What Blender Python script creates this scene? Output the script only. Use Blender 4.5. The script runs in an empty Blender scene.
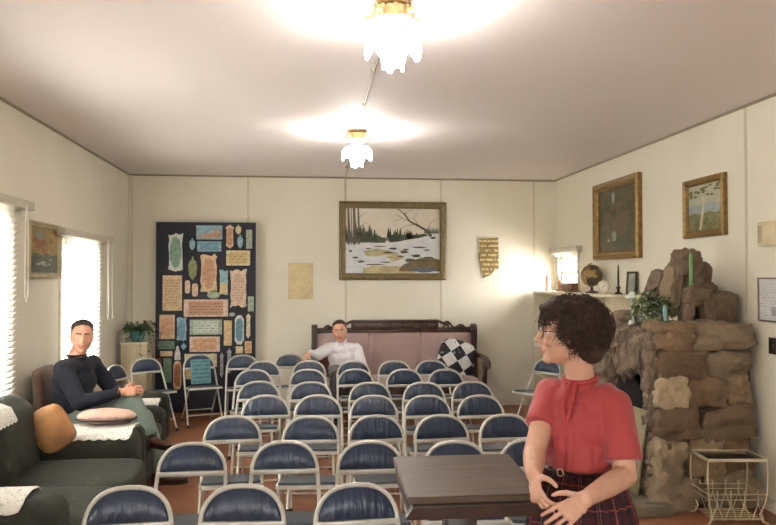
import bpy, bmesh, math, random
from mathutils import Vector as V, Matrix, noise, Quaternion
PI = math.pi
S = bpy.context.scene
COL = S.collection
R = math.radians
rnd = random.Random(7)
SKY, SUN = 22.0, 30.0

# ------------------------------------------------------------ materials
def hexc(r, g, b):
    f = lambda c: (c/255/12.92) if c/255 <= .04045 else ((c/255+.055)/1.055)**2.4
    return (f(r), f(g), f(b), 1)
class NT:
    def __init__(s, name):
        s.m = bpy.data.materials.new(name); s.m.use_nodes = True
        s.t = s.m.node_tree; s.n = s.t.nodes; s.l = s.t.links
        s.b = s.n['Principled BSDF']
    def add(s, typ, **kw):
        n = s.n.new(typ)
        for k, v in kw.items():
            if k in n.inputs: n.inputs[k].default_value = v
            else: setattr(n, k, v)
        return n
    def link(s, a, b): s.l.new(a, b)
    def coords(s, kind='Object', scale=None):
        tc = s.add('ShaderNodeTexCoord')
        o = tc.outputs[kind]
        if scale:
            mp = s.add('ShaderNodeMapping'); mp.inputs['Scale'].default_value = scale
            s.link(o, mp.inputs[0]); o = mp.outputs[0]
        return o
    def noise(s, scale, detail=3, co=None, rough=.5):
        n = s.add('ShaderNodeTexNoise'); n.inputs['Scale'].default_value = scale
        n.inputs['Detail'].default_value = detail; n.inputs['Roughness'].default_value = rough
        if co: s.link(co, n.inputs['Vector'])
        return n.outputs['Fac']
    def ramp(s, fac, stops, const=False):
        r = s.add('ShaderNodeValToRGB'); e = r.color_ramp.elements
        if const: r.color_ramp.interpolation = 'CONSTANT'
        e[0].position, e[0].color = stops[0]; e[1].position, e[1].color = stops[-1]
        for p, c in stops[1:-1]:
            q = e.new(p); q.color = c
        s.link(fac, r.inputs[0]); return r.outputs[0]
    def mix(s, fac, a, b):
        m = s.add('ShaderNodeMix'); m.data_type = 'RGBA'
        for i, v in ((0, fac), (6, a), (7, b)):
            if hasattr(v, 'is_linked') or isinstance(v, bpy.types.NodeSocket): s.link(v, m.inputs[i])
            else: m.inputs[i].default_value = v
        return m.outputs[2]
    def math(s, op, a, b=0.):
        m = s.add('ShaderNodeMath'); m.operation = op
        for i, v in ((0, a), (1, b)):
            if isinstance(v, bpy.types.NodeSocket): s.link(v, m.inputs[i])
            else: m.inputs[i].default_value = v
        return m.outputs[0]
    def bump(s, h, strength=.3, dist=.01):
        b = s.add('ShaderNodeBump'); b.inputs['Strength'].default_value = strength; b.inputs['Distance'].default_value = dist
        s.link(h, b.inputs['Height']); s.link(b.outputs[0], s.b.inputs['Normal'])
    def color(s, c):
        if isinstance(c, bpy.types.NodeSocket): s.link(c, s.b.inputs['Base Color'])
        else: s.b.inputs['Base Color'].default_value = c
MATS = {}
def mat(name, c, rough=.6, metal=0, var=.12, nscale=8, bump=0, bscale=60, coat=0, sss=0, trans=0, emit=0, sheen=0):
    if name in MATS: return MATS[name]
    t = NT(name); c = hexc(*c)
    co = t.coords()
    if var:
        dk = tuple(x*(1-var*1.4) for x in c[:3])+(1,); lt = tuple(min(1, x*(1+var)) for x in c[:3])+(1,)
        t.color(t.ramp(t.noise(nscale, 4, co), [(.3, dk), (.7, lt)]))
    else: t.color(c)
    t.b.inputs['Roughness'].default_value = rough; t.b.inputs['Metallic'].default_value = metal
    t.b.inputs['Coat Weight'].default_value = coat
    if sss:
        t.b.inputs['Subsurface Weight'].default_value = sss; t.b.inputs['Subsurface Radius'].default_value = (.012, .005, .003); t.b.inputs['Subsurface Scale'].default_value = 1
    if sheen: t.b.inputs['Sheen Weight'].default_value = sheen
    if trans: t.b.inputs['Transmission Weight'].default_value = trans
    if bump: t.bump(t.noise(bscale, 4, co), bump, .004)
    if emit:
        t.b.inputs['Emission Color'].default_value = c; t.b.inputs['Emission Strength'].default_value = emit
    MATS[name] = t.m; return t.m

# ------------------------------------------------------------ mesh helpers
def NB(): return bmesh.new()
def xf(bm, verts, M):
    bmesh.ops.transform(bm, matrix=M, verts=verts)
def box(bm, x0, x1, y0, y1, z0, z1, bev=0, mi=0, M=None, seg=2):
    b2 = bmesh.new()
    vs = [b2.verts.new(p) for p in ((x0,y0,z0),(x1,y0,z0),(x1,y1,z0),(x0,y1,z0),(x0,y0,z1),(x1,y0,z1),(x1,y1,z1),(x0,y1,z1))]
    for f in ((0,3,2,1),(4,5,6,7),(0,1,5,4),(1,2,6,5),(2,3,7,6),(3,0,4,7)): b2.faces.new([vs[i] for i in f])
    if bev: bmesh.ops.bevel(b2, geom=list(b2.edges), offset=bev, segments=seg, profile=.5, affect='EDGES', clamp_overlap=True)
    merge(bm, b2, M, mi)
def merge(bm, b2, M=None, mi=0):
    if M is not None: bmesh.ops.transform(b2, matrix=M, verts=list(b2.verts))
    mp = {v: bm.verts.new(v.co) for v in b2.verts}
    for f in b2.faces:
        try:
            g = bm.faces.new([mp[v] for v in f.verts]); g.material_index = mi; g.smooth = f.smooth
        except ValueError: pass
    b2.free()
def frames(pts, closed=False):
    n = len(pts); T = []
    for i in range(n):
        a = pts[(i-1) % n] if (closed or i) else pts[0]; b = pts[(i+1) % n] if (closed or i < n-1) else pts[-1]
        T.append((b-a).normalized())
    up = V((0,0,1)) if abs(T[0].z) < .9 else V((1,0,0))
    N = [(up - T[0]*up.dot(T[0])).normalized()]
    for i in range(1, n):
        q = T[i-1].rotation_difference(T[i]); v = q @ N[-1]; N.append((v - T[i]*v.dot(T[i])).normalized())
    return T, N
def tube(bm, pts, r, seg=8, closed=False, mi=0, flat=1.0, caps=True):
    pts = [V(p) for p in pts]; T, N = frames(pts, closed); rings = []
    for i, p in enumerate(pts):
        rr = r[i] if isinstance(r, (list, tuple)) else r
        B = T[i].cross(N[i])
        rings.append([bm.verts.new(p + N[i]*math.cos(a)*rr + B*math.sin(a)*rr*flat) for a in (2*PI*k/seg for k in range(seg))])
    m = len(rings)
    for i in range(m if closed else m-1):
        A, B2 = rings[i], rings[(i+1) % m]
        for k in range(seg):
            f = bm.faces.new((A[k], A[(k+1) % seg], B2[(k+1) % seg], B2[k])); f.material_index = mi; f.smooth = True
    if caps and not closed:
        for ring, rev in ((rings[0], True), (rings[-1], False)):
            f = bm.faces.new(ring[::-1] if rev else ring); f.material_index = mi
def lathe(bm, prof, c=(0,0,0), seg=20, mi=0, sx=1, sy=1, M=None):
    b2 = bmesh.new(); rings = []
    for r, z in prof:
        rings.append([b2.verts.new((max(r,1e-4)*math.cos(2*PI*k/seg)*sx, max(r,1e-4)*math.sin(2*PI*k/seg)*sy, z)) for k in range(seg)])
    for i in range(len(rings)-1):
        for k in range(seg):
            f = b2.faces.new((rings[i][k], rings[i][(k+1) % seg], rings[i+1][(k+1) % seg], rings[i+1][k])); f.smooth = True
    b2.faces.new(rings[0][::-1]); b2.faces.new(rings[-1])
    merge(bm, b2, Matrix.Translation(V(c)) @ (M or Matrix.Identity(4)), mi)
def prism(bm, poly, axis, a, b, mi=0, M=None):
    """poly of 2D points extruded along axis from a to b"""
    def P(p, t):
        return {'x': (t, p[0], p[1]), 'y': (p[0], t, p[1]), 'z': (p[0], p[1], t)}[axis]
    b2 = bmesh.new()
    A = [b2.verts.new(P(p, a)) for p in poly]; B = [b2.verts.new(P(p, b)) for p in poly]
    n = len(poly)
    b2.faces.new(A); b2.faces.new(B[::-1])
    for i in range(n): b2.faces.new((A[i], B[i], B[(i+1) % n], A[(i+1) % n]))
    bmesh.ops.recalc_face_normals(b2, faces=list(b2.faces))
    merge(bm, b2, M, mi)
def ell(bm, c, r, M=None, sub=3, mi=0):
    b2 = bmesh.new(); bmesh.ops.create_icosphere(b2, subdivisions=sub, radius=1)
    for f in b2.faces: f.smooth = True
    s = Matrix.Diagonal((r[0], r[1], r[2], 1)) if not isinstance(r, (int, float)) else Matrix.Diagonal((r, r, r, 1))
    merge(bm, b2, Matrix.Translation(V(c)) @ (M or Matrix.Identity(4)) @ s, mi)
def cap(bm, p0, p1, r0, r1, seg=14, round0=True, round1=True, w=1.0, side=None):
    """tapered limb with rounded ends, w widens it along side"""
    p0, p1 = V(p0), V(p1); d = p1-p0; L = d.length; d.normalize()
    s = V(side) if side is not None else (V((0,0,1)) if abs(d.z) < .9 else V((1,0,0)))
    s = (s - d*s.dot(d)).normalized(); t = d.cross(s); rings = []
    prof = []
    if round0: prof += [(-math.cos(a)*r0, math.sin(a)*r0) for a in (.15, .5, .9, 1.25)]
    prof += [(0, r0), (L*.5, (r0+r1)/2), (L, r1)]
    if round1: prof += [(L+math.cos(a)*r1, math.sin(a)*r1) for a in (1.25, .9, .5, .15)]
    for z, r in prof:
        rings.append([bm.verts.new(p0 + d*z + s*math.cos(2*PI*k/seg)*r*w + t*math.sin(2*PI*k/seg)*r) for k in range(seg)])
    for i in range(len(rings)-1):
        for k in range(seg):
            f = bm.faces.new((rings[i][k], rings[i][(k+1) % seg], rings[i+1][(k+1) % seg], rings[i+1][k])); f.smooth = True
    bm.faces.new(rings[0][::-1]); bm.faces.new(rings[-1])
def rbox(bm, c, h, r, n=10, puff=0, nz=0, seed=0, M=None, mi=0):
    """soft upholstered block: half sizes h, edge radius r, puffed faces"""
    b2 = bmesh.new(); bmesh.ops.create_cube(b2, size=2)
    bmesh.ops.subdivide_edges(b2, edges=list(b2.edges), cuts=n, use_grid_fill=True)
    h = V(h)
    for v in b2.verts:
        u = v.co.copy()
        p = V((u.x*h.x, u.y*h.y, u.z*h.z))
        inner = V([max(-(h[i]-r), min(h[i]-r, p[i])) for i in range(3)])
        d = p-inner
        if d.length > 1e-6:
            # spread onto the rounded edge
            p = inner + d.normalized()*r
        for i in range(3):
            j, k = (i+1) % 3, (i+2) % 3
            if abs(u[i]) > .999: p[i] += math.copysign(puff*(1-u[j]**2)*(1-u[k]**2), u[i])
        if nz: p += noise.noise_vector(p*5+V((seed, seed*2, 0)))*nz
        v.co = p
    for f in b2.faces: f.smooth = True
    bmesh.ops.recalc_face_normals(b2, faces=list(b2.faces))
    merge(bm, b2, Matrix.Translation(V(c)) @ (M or Matrix.Identity(4)), mi)
def rock(bm, c, h, seed, rough=.22, M=None, mi=0, sub=3, block=.55):
    b2 = bmesh.new(); bmesh.ops.create_icosphere(b2, subdivisions=sub, radius=1)
    o = V((seed*3.7, seed*1.3, -seed*2.1))
    for v in b2.verts:
        u = v.co.copy(); k = max(abs(u.x), abs(u.y), abs(u.z))
        p = u.lerp(u/k, block)
        d = noise.noise(u*1.3+o)*rough + noise.noise(u*3.1+o)*rough*.6 + noise.noise(u*7+o)*rough*.3 + abs(noise.noise(u*4.3-o))*-rough*.4
        p *= (1+d)
        v.co = V((p.x*h[0], p.y*h[1], p.z*h[2]))
    merge(bm, b2, Matrix.Translation(V(c)) @ (M or Matrix.Identity(4)), mi)
def Rot(ax, deg): return Matrix.Rotation(R(deg), 4, ax)

def finish(name, bm, mats, parent=None, base=None, smooth=40):
    if base is not None: bmesh.ops.translate(bm, vec=-V(base), verts=list(bm.verts))
    me = bpy.data.meshes.new(name); bm.normal_update(); bm.to_mesh(me); bm.free()
    for m in (mats if isinstance(mats, (list, tuple)) else [mats]): me.materials.append(m)
    if smooth:
        me.polygons.foreach_set('use_smooth', [True]*len(me.polygons)); me.set_sharp_from_angle(angle=R(smooth))
    o = bpy.data.objects.new(name, me); COL.objects.link(o)
    if parent: o.parent = parent
    return o
class Thing:
    def __init__(s, name, label, cat, base=(0,0,0), rot=0, group=None, world=True):
        s.o = bpy.data.objects.new(name, None); COL.objects.link(s.o)
        s.o.location = base; s.o.rotation_euler = (0,0,rot); s.o.empty_display_size = .1
        s.o['label'] = label; s.o['category'] = cat
        if group: s.o['group'] = group
        s.base = V(base) if world else None
    def part(s, name, bm, m, parent=None, smooth=40, label=None):
        o = finish(name, bm, m, parent or s.o, s.base, smooth)
        if label: o['label'] = label
        return o
def solo(name, bm, m, label, cat, base=(0,0,0), group=None, smooth=40, local=False):
    o = finish(name, bm, m, None, None if local else base, smooth); o.location = base
    o['label'] = label; o['category'] = cat
    if group: o['group'] = group
    return o
def struct(name, bm, m, parent=None, smooth=0):
    o = finish(name, bm, m, parent, None, smooth)
    if parent is None: o['kind'] = 'structure'
    return o
def copytree(o, parent=None, **props):
    c = o.copy(); COL.objects.link(c); c.parent = parent
    for k, v in props.items(): c[k] = v
    for ch in list(o.children): copytree(ch, c)
    return c
def remesh(bm, voxel, smooth=4, name='tmp'):
    """union of overlapping closed shapes into one continuous surface"""
    bmesh.ops.recalc_face_normals(bm, faces=list(bm.faces))
    me = bpy.data.meshes.new(name); bm.to_mesh(me); bm.free()
    o = bpy.data.objects.new(name, me); COL.objects.link(o)
    md = o.modifiers.new('r', 'REMESH'); md.mode = 'VOXEL'; md.voxel_size = voxel; md.use_smooth_shade = True
    if smooth:
        sm = o.modifiers.new('s', 'SMOOTH'); sm.factor = .5; sm.iterations = smooth
    dg = bpy.context.evaluated_depsgraph_get(); dg.update()
    ev = o.evaluated_get(dg); m2 = bpy.data.meshes.new_from_object(ev)
    out = bmesh.new(); out.from_mesh(m2)
    bpy.data.objects.remove(o); bpy.data.meshes.remove(me); bpy.data.meshes.remove(m2)
    for f in out.faces: f.smooth = True
    return out

# ------------------------------------------------------------ room numbers (metres)
XL, XR, D, H, YB = -2.147, 3.234, 9.517, 2.905, -2.2
M_wall = NT('cream_wall_paint')
_co = M_wall.coords()
M_wall.color(M_wall.ramp(M_wall.noise(1.3, 6, _co, .6), [(.25, hexc(219,213,194)), (.75, hexc(231,226,209))]))
M_wall.b.inputs['Roughness'].default_value = .62
M_wall.bump(M_wall.noise(25, 5, _co), .12, .01); M_wall = M_wall.m
t = NT('white_ceiling_board'); _co = t.coords()
sp = t.ramp(t.noise(14, 3, _co), [(.0, hexc(160,150,136)), (.20, hexc(160,150,136)), (.22, hexc(238,230,229)), (1, hexc(238,230,229))])
t.color(t.mix(t.noise(1.1, 5, _co), hexc(232,224,220), sp)); t.b.inputs['Roughness'].default_value = .7
t.bump(t.noise(9, 5, _co), .15, .01); M_ceil = t.m
t = NT('reddish_brown_floor'); _co = t.coords()
t.color(t.ramp(t.noise(2.2, 6, _co, .65), [(.25, hexc(112,72,52)), (.5, hexc(138,88,62)), (.78, hexc(150,104,78))]))
t.b.inputs['Roughness'].default_value = .38; t.bump(t.noise(12, 4, _co), .08, .01); M_floor = t.m
M_trim = mat('cream_trim_paint', (216,208,188), .5, var=.04)
M_batten = mat('cream_batten_paint', (206,198,176), .55, var=.04)
M_glass = NT('window_glass')
g = M_glass.add('ShaderNodeBsdfGlossy'); g.inputs['Roughness'].default_value = .02
tr = M_glass.add('ShaderNodeBsdfTransparent'); mx = M_glass.add('ShaderNodeMixShader'); mx.inputs[0].default_value = .06
M_glass.link(tr.outputs[0], mx.inputs[1]); M_glass.link(g.outputs[0], mx.inputs[2])
M_glass.link(mx.outputs[0], M_glass.n['Material Output'].inputs[0]); M_glass = M_glass.m

bm = NB(); box(bm, XL-.12, XR+.12, YB-.12, D+.12, -.12, 0); struct('floor', bm, M_floor)
bm = NB(); box(bm, XL-.12, XR+.12, YB-.12, D+.12, H, H+.1); struct('ceiling', bm, M_ceil)
bm = NB(); box(bm, XL, XR, D, D+.12, 0, H); struct('wall_back', bm, M_wall)
def wallx(name, xa, xb, holes):
    """side wall with rectangular holes [(y0,y1,z0,z1)...] sorted by y"""
    bm = NB(); y = YB
    for (y0, y1, z0, z1) in holes:
        box(bm, xa, xb, y, y0, 0, H); box(bm, xa, xb, y0, y1, 0, z0); box(bm, xa, xb, y0, y1, z1, H); y = y1
    box(bm, xa, xb, y, D+.12, 0, H)
    struct(name, bm, M_wall)
LW = [(-1.4, -.1, .75, 2.02), (3.9, 5.60, .75, 2.1), (6.95, 7.92, .72, 1.98)]
RW = [(8.70, 9.36, 1.48, 1.93)]
wallx('wall_left', XL-.12, XL, LW); wallx('wall_right', XR, XR+.12, RW)
bm = NB()
box(bm, XL, -.4, YB-.12, YB, 0, H); box(bm, 1.0, XR, YB-.12, YB, 0, H); box(bm, -.4, 1.0, YB-.12, YB, 0, 1.1); box(bm, -.4, 1.0, YB-.12, YB, 2.1, H)
struct('wall_rear', bm, M_wall)
def window_x(n, x, s, hole):
    y0, y1, z0, z1 = hole; bm = NB(); w = .035
    xa, xb = sorted((x+s*.03, x+s*.09))
    for a in ((y0, y0+w, z0, z1), (y1-w, y1, z0, z1), (y0, y1, z0, z0+w), (y0, y1, z1-w, z1), (y0, y1, (z0+z1)/2-.015, (z0+z1)/2+.015)):
        box(bm, xa, xb, *a)
    o = struct('window_%d' % n, bm, M_trim)
    bm = NB(); box(bm, x+s*.058-.002, x+s*.058+.002, y0+.01, y1-.01, z0+.01, z1-.01); struct('window_pane', bm, M_glass, o)
    bm = NB(); c = .055; xa, xb = sorted((x, x-s*.018))
    box(bm, xa, xb, y0-c, y0, z0-c, z1+c, .003); box(bm, xa, xb, y1, y1+c, z0-c, z1+c, .003); box(bm, xa, xb, y0-c, y1+c, z1, z1+c, .003)
    xa, xb = sorted((x, x-s*.04)); box(bm, xa, xb, y0-c, y1+c, z0-.03, z0, .003)
    struct('window_frame', bm, M_trim, o)
for i, h_ in enumerate(LW): window_x(i+1, XL, -1, h_)
window_x(4, XR, 1, RW[0])
bm = NB()
for a in ((-.4, -.36, 1.1, 2.1), (.96, 1.0, 1.1, 2.1), (-.4, 1.0, 1.1, 1.14), (-.4, 1.0, 2.06, 2.1), (.28, .32, 1.1, 2.1)): box(bm, a[0], a[1], YB-.09, YB-.03, a[2], a[3])
w5 = struct('window_5', bm, M_trim)  # unseen window behind the camera, added to let in fill daylight
bm = NB(); box(bm, -.39, .99, YB-.062, YB-.058, 1.11, 2.09); struct('window_pane', bm, M_glass, w5)
# baseboards, battens over the wall-board seams
bm = NB(); box(bm, XL+.015, XR-.015, D-.014, D, 0, .09, .003); struct('baseboard_back', bm, M_trim)
bm = NB(); box(bm, XL, XL+.014, YB, D, 0, .09, .003); struct('baseboard_left', bm, M_trim)
bm = NB(); box(bm, XR-.014, XR, YB, D, 0, .09, .003); struct('baseboard_right', bm, M_trim)
tn = 1
for x in (-.708, .512, 1.729, 2.95):
    bm = NB(); box(bm, x-.012, x+.012, D-.004, D, .09, H, .0015); struct('trim_%d' % tn, bm, M_batten); tn += 1
for y in (5.24,):
    bm = NB(); box(bm, XR-.005, XR, y-.014, y+.014, .09, H, .0015); struct('trim_%d' % tn, bm, M_batten); tn += 1
M_seam = mat('dark_seam_trim', (150,138,112), .6, var=.1)
for bx in ((XL, XL+.015, YB, D, H-.02, H), (XR-.015, XR, YB, D, H-.02, H), (XL+.015, XR-.015, D-.015, D, H-.02, H)):
    bm = NB(); box(bm, *bx, .004); struct('trim_%d' % tn, bm, M_seam); tn += 1
bm = NB(); box(bm, XL, XL+.05, D-.05, D, 0, H-.02, .004); struct('trim_%d' % tn, bm, M_trim); tn += 1

# ------------------------------------------------------------ camera
cam = bpy.data.cameras.new('camera'); cam.sensor_width = 36; cam.lens = 36*755/776; cam.clip_start = .05
co_ = bpy.data.objects.new('camera', cam); COL.objects.link(co_); co_.location = (0, 0, 1.62)
co_.rotation_euler = (R(90+1.25), 0, R(-6.27)); S.camera = co_
S.view_settings.view_transform = 'Standard'; S.view_settings.look = 'None'; S.view_settings.gamma = 1
S.view_settings.use_curve_mapping = False; S.view_settings.exposure = .54

# ------------------------------------------------------------ venetian blinds
t = NT('white_blind_slat'); t.b.inputs['Roughness'].default_value = .5; t.color(hexc(236,236,228))
trn = t.add('ShaderNodeBsdfTranslucent'); trn.inputs[0].default_value = hexc(250,250,246); mx = t.add('ShaderNodeMixShader'); mx.inputs[0].default_value = .7
t.link(t.b.outputs[0], mx.inputs[1]); t.link(trn.outputs[0], mx.inputs[2]); t.link(mx.outputs[0], t.n['Material Output'].inputs[0]); M_slat = t.m
M_head = mat('beige_headrail_paint', (196,190,172), .45, var=.05)
M_cord = mat('white_cord', (226,224,212), .7, var=0)
def blind(label, y0, y1, hy0, hy1, ztop, zbot, side, x, cords, group=None):
    T = Thing('venetian_blind', label, 'blind', (x, (y0+y1)/2, ztop), group=group)
    s = side
    bm = NB(); xa, xb = sorted((x, x+s*.075)); box(bm, xa, xb, hy0, hy1, ztop-.02, ztop+.045, .006); T.part('headrail', bm, M_head)
    bm = NB(); z = ztop-.04
    c = x+s*.042
    while z > zbot+.04:
        n = 5; prev = None
        for k in range(n+1):
            u = (k/n-.5); px = c+s*u*.046*math.cos(R(52)); pz = z+u*.046*math.sin(R(52)) + .003*(1-4*u*u)
            a = bm.verts.new((px, y0, pz)); b = bm.verts.new((px, y1, pz))
            if prev: f = bm.faces.new((prev[0], prev[1], b, a)); f.smooth = True
            prev = (a, b)
        z -= .042
    T.part('slats', bm, M_slat, smooth=60)
    bm = NB(); box(bm, c-.024, c+.024, y0, y1, zbot, zbot+.02, .004); T.part('bottom_rail', bm, M_head)
    bm = NB(); k = max(2, int((y1-y0)/.5)+1)
    for i in range(k):
        y = y0+.1+(y1-y0-.2)*i/(k-1)
        for dx in (-.022, .022): tube(bm, [(c+dx, y, ztop), (c+dx, y, zbot+.01)], .0014, 5)
    T.part('ladder_cord', bm, M_cord)
    for (cy, cz, loop) in cords:
        bm = NB(); xx = x+s*.085
        if loop: tube(bm, [(xx, cy, ztop), (xx+s*.004, cy-.02, (ztop+cz)/2), (xx, cy-.01, cz+.06), (xx, cy+.02, cz), (xx, cy+.055, cz+.05), (xx, cy+.05, (ztop+cz)/2), (xx, cy+.035, ztop)], .004, 6)
        else:
            tube(bm, [(xx, cy, ztop), (xx, cy+.02, cz+.1), (xx, cy+.04, cz)], .004, 6); lathe(bm, [(.004,.03),(.009,.0),(.006,-.02)], (xx, cy+.04, cz), 8)
        T.part('pull_cord', bm, M_cord)
    return T
blind('long white venetian blind with looped cord, at the left edge beside the sofa', 3.75, 5.72, 3.7, 6.02, 2.16, .74, 1, XL+.022, [(5.80, 1.45, True)])
blind('white venetian blind behind the man in the navy sweater', 6.85, 8.0, 6.75, 8.45, 2.02, .69, 1, XL+.022, [(8.12, 1.2, True), (8.3, 1.22, False)])
blind('small white venetian blind over the bookcase window in the far corner', 8.66, 9.4, 8.5, 9.48, 1.965, 1.86, -1, XR-.022, [])

# ------------------------------------------------------------ ceiling lamps
M_brass = mat('antique_brass', (196,168,120), .5, metal=.45, var=.25, nscale=40, bump=.3, bscale=70)
t = NT('lit_frosted_glass_shade'); t.color(hexc(255,246,232)); t.b.inputs['Roughness'].default_value = .3
t.b.inputs['Emission Color'].default_value = (1, .955, .905, 1); t.b.inputs['Emission Strength'].default_value = 62.0; M_shade = t.m
t = NT('lit_light_bulb'); t.b.inputs['Emission Color'].default_value = (1, .9, .78, 1); t.b.inputs['Emission Strength'].default_value = 30; M_bulb = t.m
def lamp(x, y, label):
    T = Thing('ceiling_lamp', label, 'ceiling lamp', (x, y, H), world=False)
    bm = NB(); lathe(bm, [(.03,-.002),(.085,-.004),(.09,-.014),(.075,-.02)], (0,0,0), 12); T.part('canopy', bm, M_brass)
    bm = NB()
    lathe(bm, [(.05,-.02),(.088,-.03),(.094,-.06),(.1,-.082),(.082,-.095),(.045,-.105),(.02,-.118),(.022,-.128),(.006,-.14)], (0,0,0), 10)
    for k in range(10):
        a = 2*PI*k/10; box(bm, -.01, .01, -.004, .004, -.085, -.03, .003, M=Rot('Z', math.degrees(a)) @ Matrix.Translation((0,.097,0)))
    T.part('lamp_body', bm, M_brass, smooth=30)
    for k in range(5):
        a = 2*PI*k/5+.31
        M = Matrix.Rotation(a, 4, 'Z')
        bm = NB()
        tube(bm, [M @ V(p) for p in ((.07,0,-.065),(.115,0,-.058),(.128,0,-.07),(.153,0,-.066))], .0065, 6)
        tube(bm, [M @ V(p) for p in ((.152,0,-.03),(.152,0,-.095))], [.003,.005], 6)
        box(bm, -.02, .02, -.003, .003, -.014, .014, .002, M=M @ Matrix.Translation((.118,0,-.060)))
        T.part('arm', bm, M_brass)
    def shade(M, r0, r1, z0, z1, half, st):
        bm = NB(); N = 8; vo = []; vi = []
        for i in range(N+1):
            u = i/N*2-1; ang = u*half; au = abs(u); low = z1+st*(0 if au < .26 else (1 if au < .52 else (2 if au < .8 else 3)))
            co_, ci_ = [], []
            for j in range(5):
                q = j/4; z = z0+(low-z0)*q; rad = r0+(r1-r0)*math.sin(q*PI*.5)
                co_.append(bm.verts.new(M @ V((rad*math.cos(ang), rad*math.sin(ang), z)))); ci_.append(bm.verts.new(M @ V(((rad-.006)*math.cos(ang), (rad-.006)*math.sin(ang), z))))
            vo.append(co_); vi.append(ci_)
        for i in range(N):
            for j in range(4):
                bm.faces.new((vo[i][j], vo[i][j+1], vo[i+1][j+1], vo[i+1][j])); bm.faces.new((vi[i][j], vi[i+1][j], vi[i+1][j+1], vi[i][j+1]))
            bm.faces.new((vo[i][4], vi[i][4], vi[i+1][4], vo[i+1][4])); bm.faces.new((vo[i][0], vo[i+1][0], vi[i+1][0], vi[i][0]))
        for j in range(4):
            bm.faces.new((vo[0][j], vi[0][j], vi[0][j+1], vo[0][j+1])); bm.faces.new((vo[N][j], vo[N][j+1], vi[N][j+1], vi[N][j]))
        T.part('glass_shade', bm, M_shade, smooth=60)
    for k in range(5): shade(Matrix.Rotation(2*PI*k/5+.31, 4, 'Z'), .095, .132, -.145, -.255, .50, .018)
    for k in range(4): shade(Matrix.Rotation(2*PI*k/4+.2, 4, 'Z'), .075, .050, -.21, -.315, .62, .014)
    bm = NB(); lathe(bm, [(.006,-.135),(.010,-.16),(.024,-.19),(.022,-.215),(.004,-.225)], (0,0,0), 14); T.part('light_bulb', bm, M_bulb)
    return T
lamp(.405, 3.47, 'nearest brass ceiling lamp with lit frosted slip shades, at the top of the picture')
lamp(.445, 6.5, 'farther brass ceiling lamp with lit frosted slip shades, hanging above the middle rows')
bm = NB()
tube(bm, [(.40,3.0,H-.008),(.405,3.47,H-.008),(.445,6.5,H-.008),(.5,D-.02,H-.008),(.5,D-.008,H-.03),(.5,D-.008,2.62)], .006, 8)
for y in (4.6,5.5,7.6,8.6): box(bm, .40+ (y-3.47)*.013-.012, .40+(y-3.47)*.013+.012, y-.008, y+.008, H-.016, H, .002)
solo('electrical_conduit', bm, mat('painted_conduit', (176,164,144), .5), 'thin painted electrical conduit running along the ceiling between the lamps', 'conduit', (.42, 5, H))

# ------------------------------------------------------------ pictures
M_oldgold = mat('dull_olive_gold_frame', (124,108,72), .5, metal=.25, var=.2, nscale=30, bump=.4, bscale=50)
M_goldf = mat('aged_gilt_frame', (140,112,62), .45, metal=.4, var=.25, nscale=30, bump=.5, bscale=60)
M_palef = mat('pale_wood_frame', (176,162,128), .5, var=.15)
M_back = mat('picture_back_board', (90,76,56), .8)
def frame_bm(w, h, fw, th=.03, lip=.008):
    """picture frame in local XZ plane facing -Y, wall at y=0"""
    bm = NB(); prof = [(0,0), (0,-th*.75), (fw*.25,-th), (fw*.6,-th*.7), (fw*.8,-th*.8), (fw,-th*.35), (fw,0)]
    cs = [(-1,-1),(1,-1),(1,1),(-1,1)]
    rings = []
    for sx, sz in cs: rings.append([bm.verts.new((sx*(w/2-d), y, sz*(h/2-d))) for d, y in prof])
    for i in range(4):
        A, B = rings[i], rings[(i+1) % 4]
        for k in range(len(prof)-1): bm.faces.new((A[k], A[k+1], B[k+1], B[k]))
    bmesh.ops.recalc_face_normals(bm, faces=list(bm.faces)); return bm
def picture(name, label, cat, loc, rot, w, h, fw, fm, canvas, th=.03, tilt=0):
    T = Thing(name, label, cat, loc, 0, world=False); T.o.rotation_euler = (tilt, 0, rot)
    T.part('frame', frame_bm(w, h, fw, th), fm, smooth=25)
    bm, ms = canvas(w-2*fw, h-2*fw); T.part('canvas', bm, ms, smooth=0)
    return T
CZ = [-.010]; BC = [0]
def quadc(bm, pts, mi, lay):
    y = CZ[0]-.0006*lay
    f = bm.faces.new([bm.verts.new((x, y, z)) for x, z in pts]); f.material_index = mi
def paint_mat(name, stops, scale=6, rough=.45, stretch=(1,1,1)):
    t = NT(name); co = t.coords('Object', stretch)
    n = t.noise(scale, 6, co, .65); t.color(t.ramp(n, [(p, hexc(*c)) for p, c in stops])); t.b.inputs['Roughness'].default_value = rough
    t.bump(t.noise(120, 3, co), .2, .002); return t.m
def poly_up(bm, mi, lay, w, z0, f, n=40, xa=None, xb=None, jag=0, seed=0):
    """region from z0 up to outline f(x), as strips"""
    xa = -w/2 if xa is None else xa; xb = w/2 if xb is None else xb
    for i in range(n):
        a = xa+(xb-xa)*i/n; b = xa+(xb-xa)*(i+1)/n
        za, zb = f(a), f(b)
        if max(za, zb) <= z0+.001: continue
        quadc(bm, [(a, z0), (b, z0), (b, max(zb, z0)), (a, max(za, z0))], mi, lay)
def pine(bm, mi, lay, x, z, h, w):
    pts = [(x-w/2, z)]
    for k in range(5):
        q = k/5; pts += [(x-w/2*(1-q)*(.62), z+h*(q+.12)), (x-w/2*(1-q-.2)*1.0, z+h*(q+.13))]
    L = [p for p in pts]; R_ = [(2*x-p[0], p[1]) for p in pts[::-1]]
    allp = L+[(x, z+h)]+R_; c = (x, z+h*.4)
    for i in range(len(allp)-1): quadc(bm, [c, allp[i], allp[i+1]], mi, lay)
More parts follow.
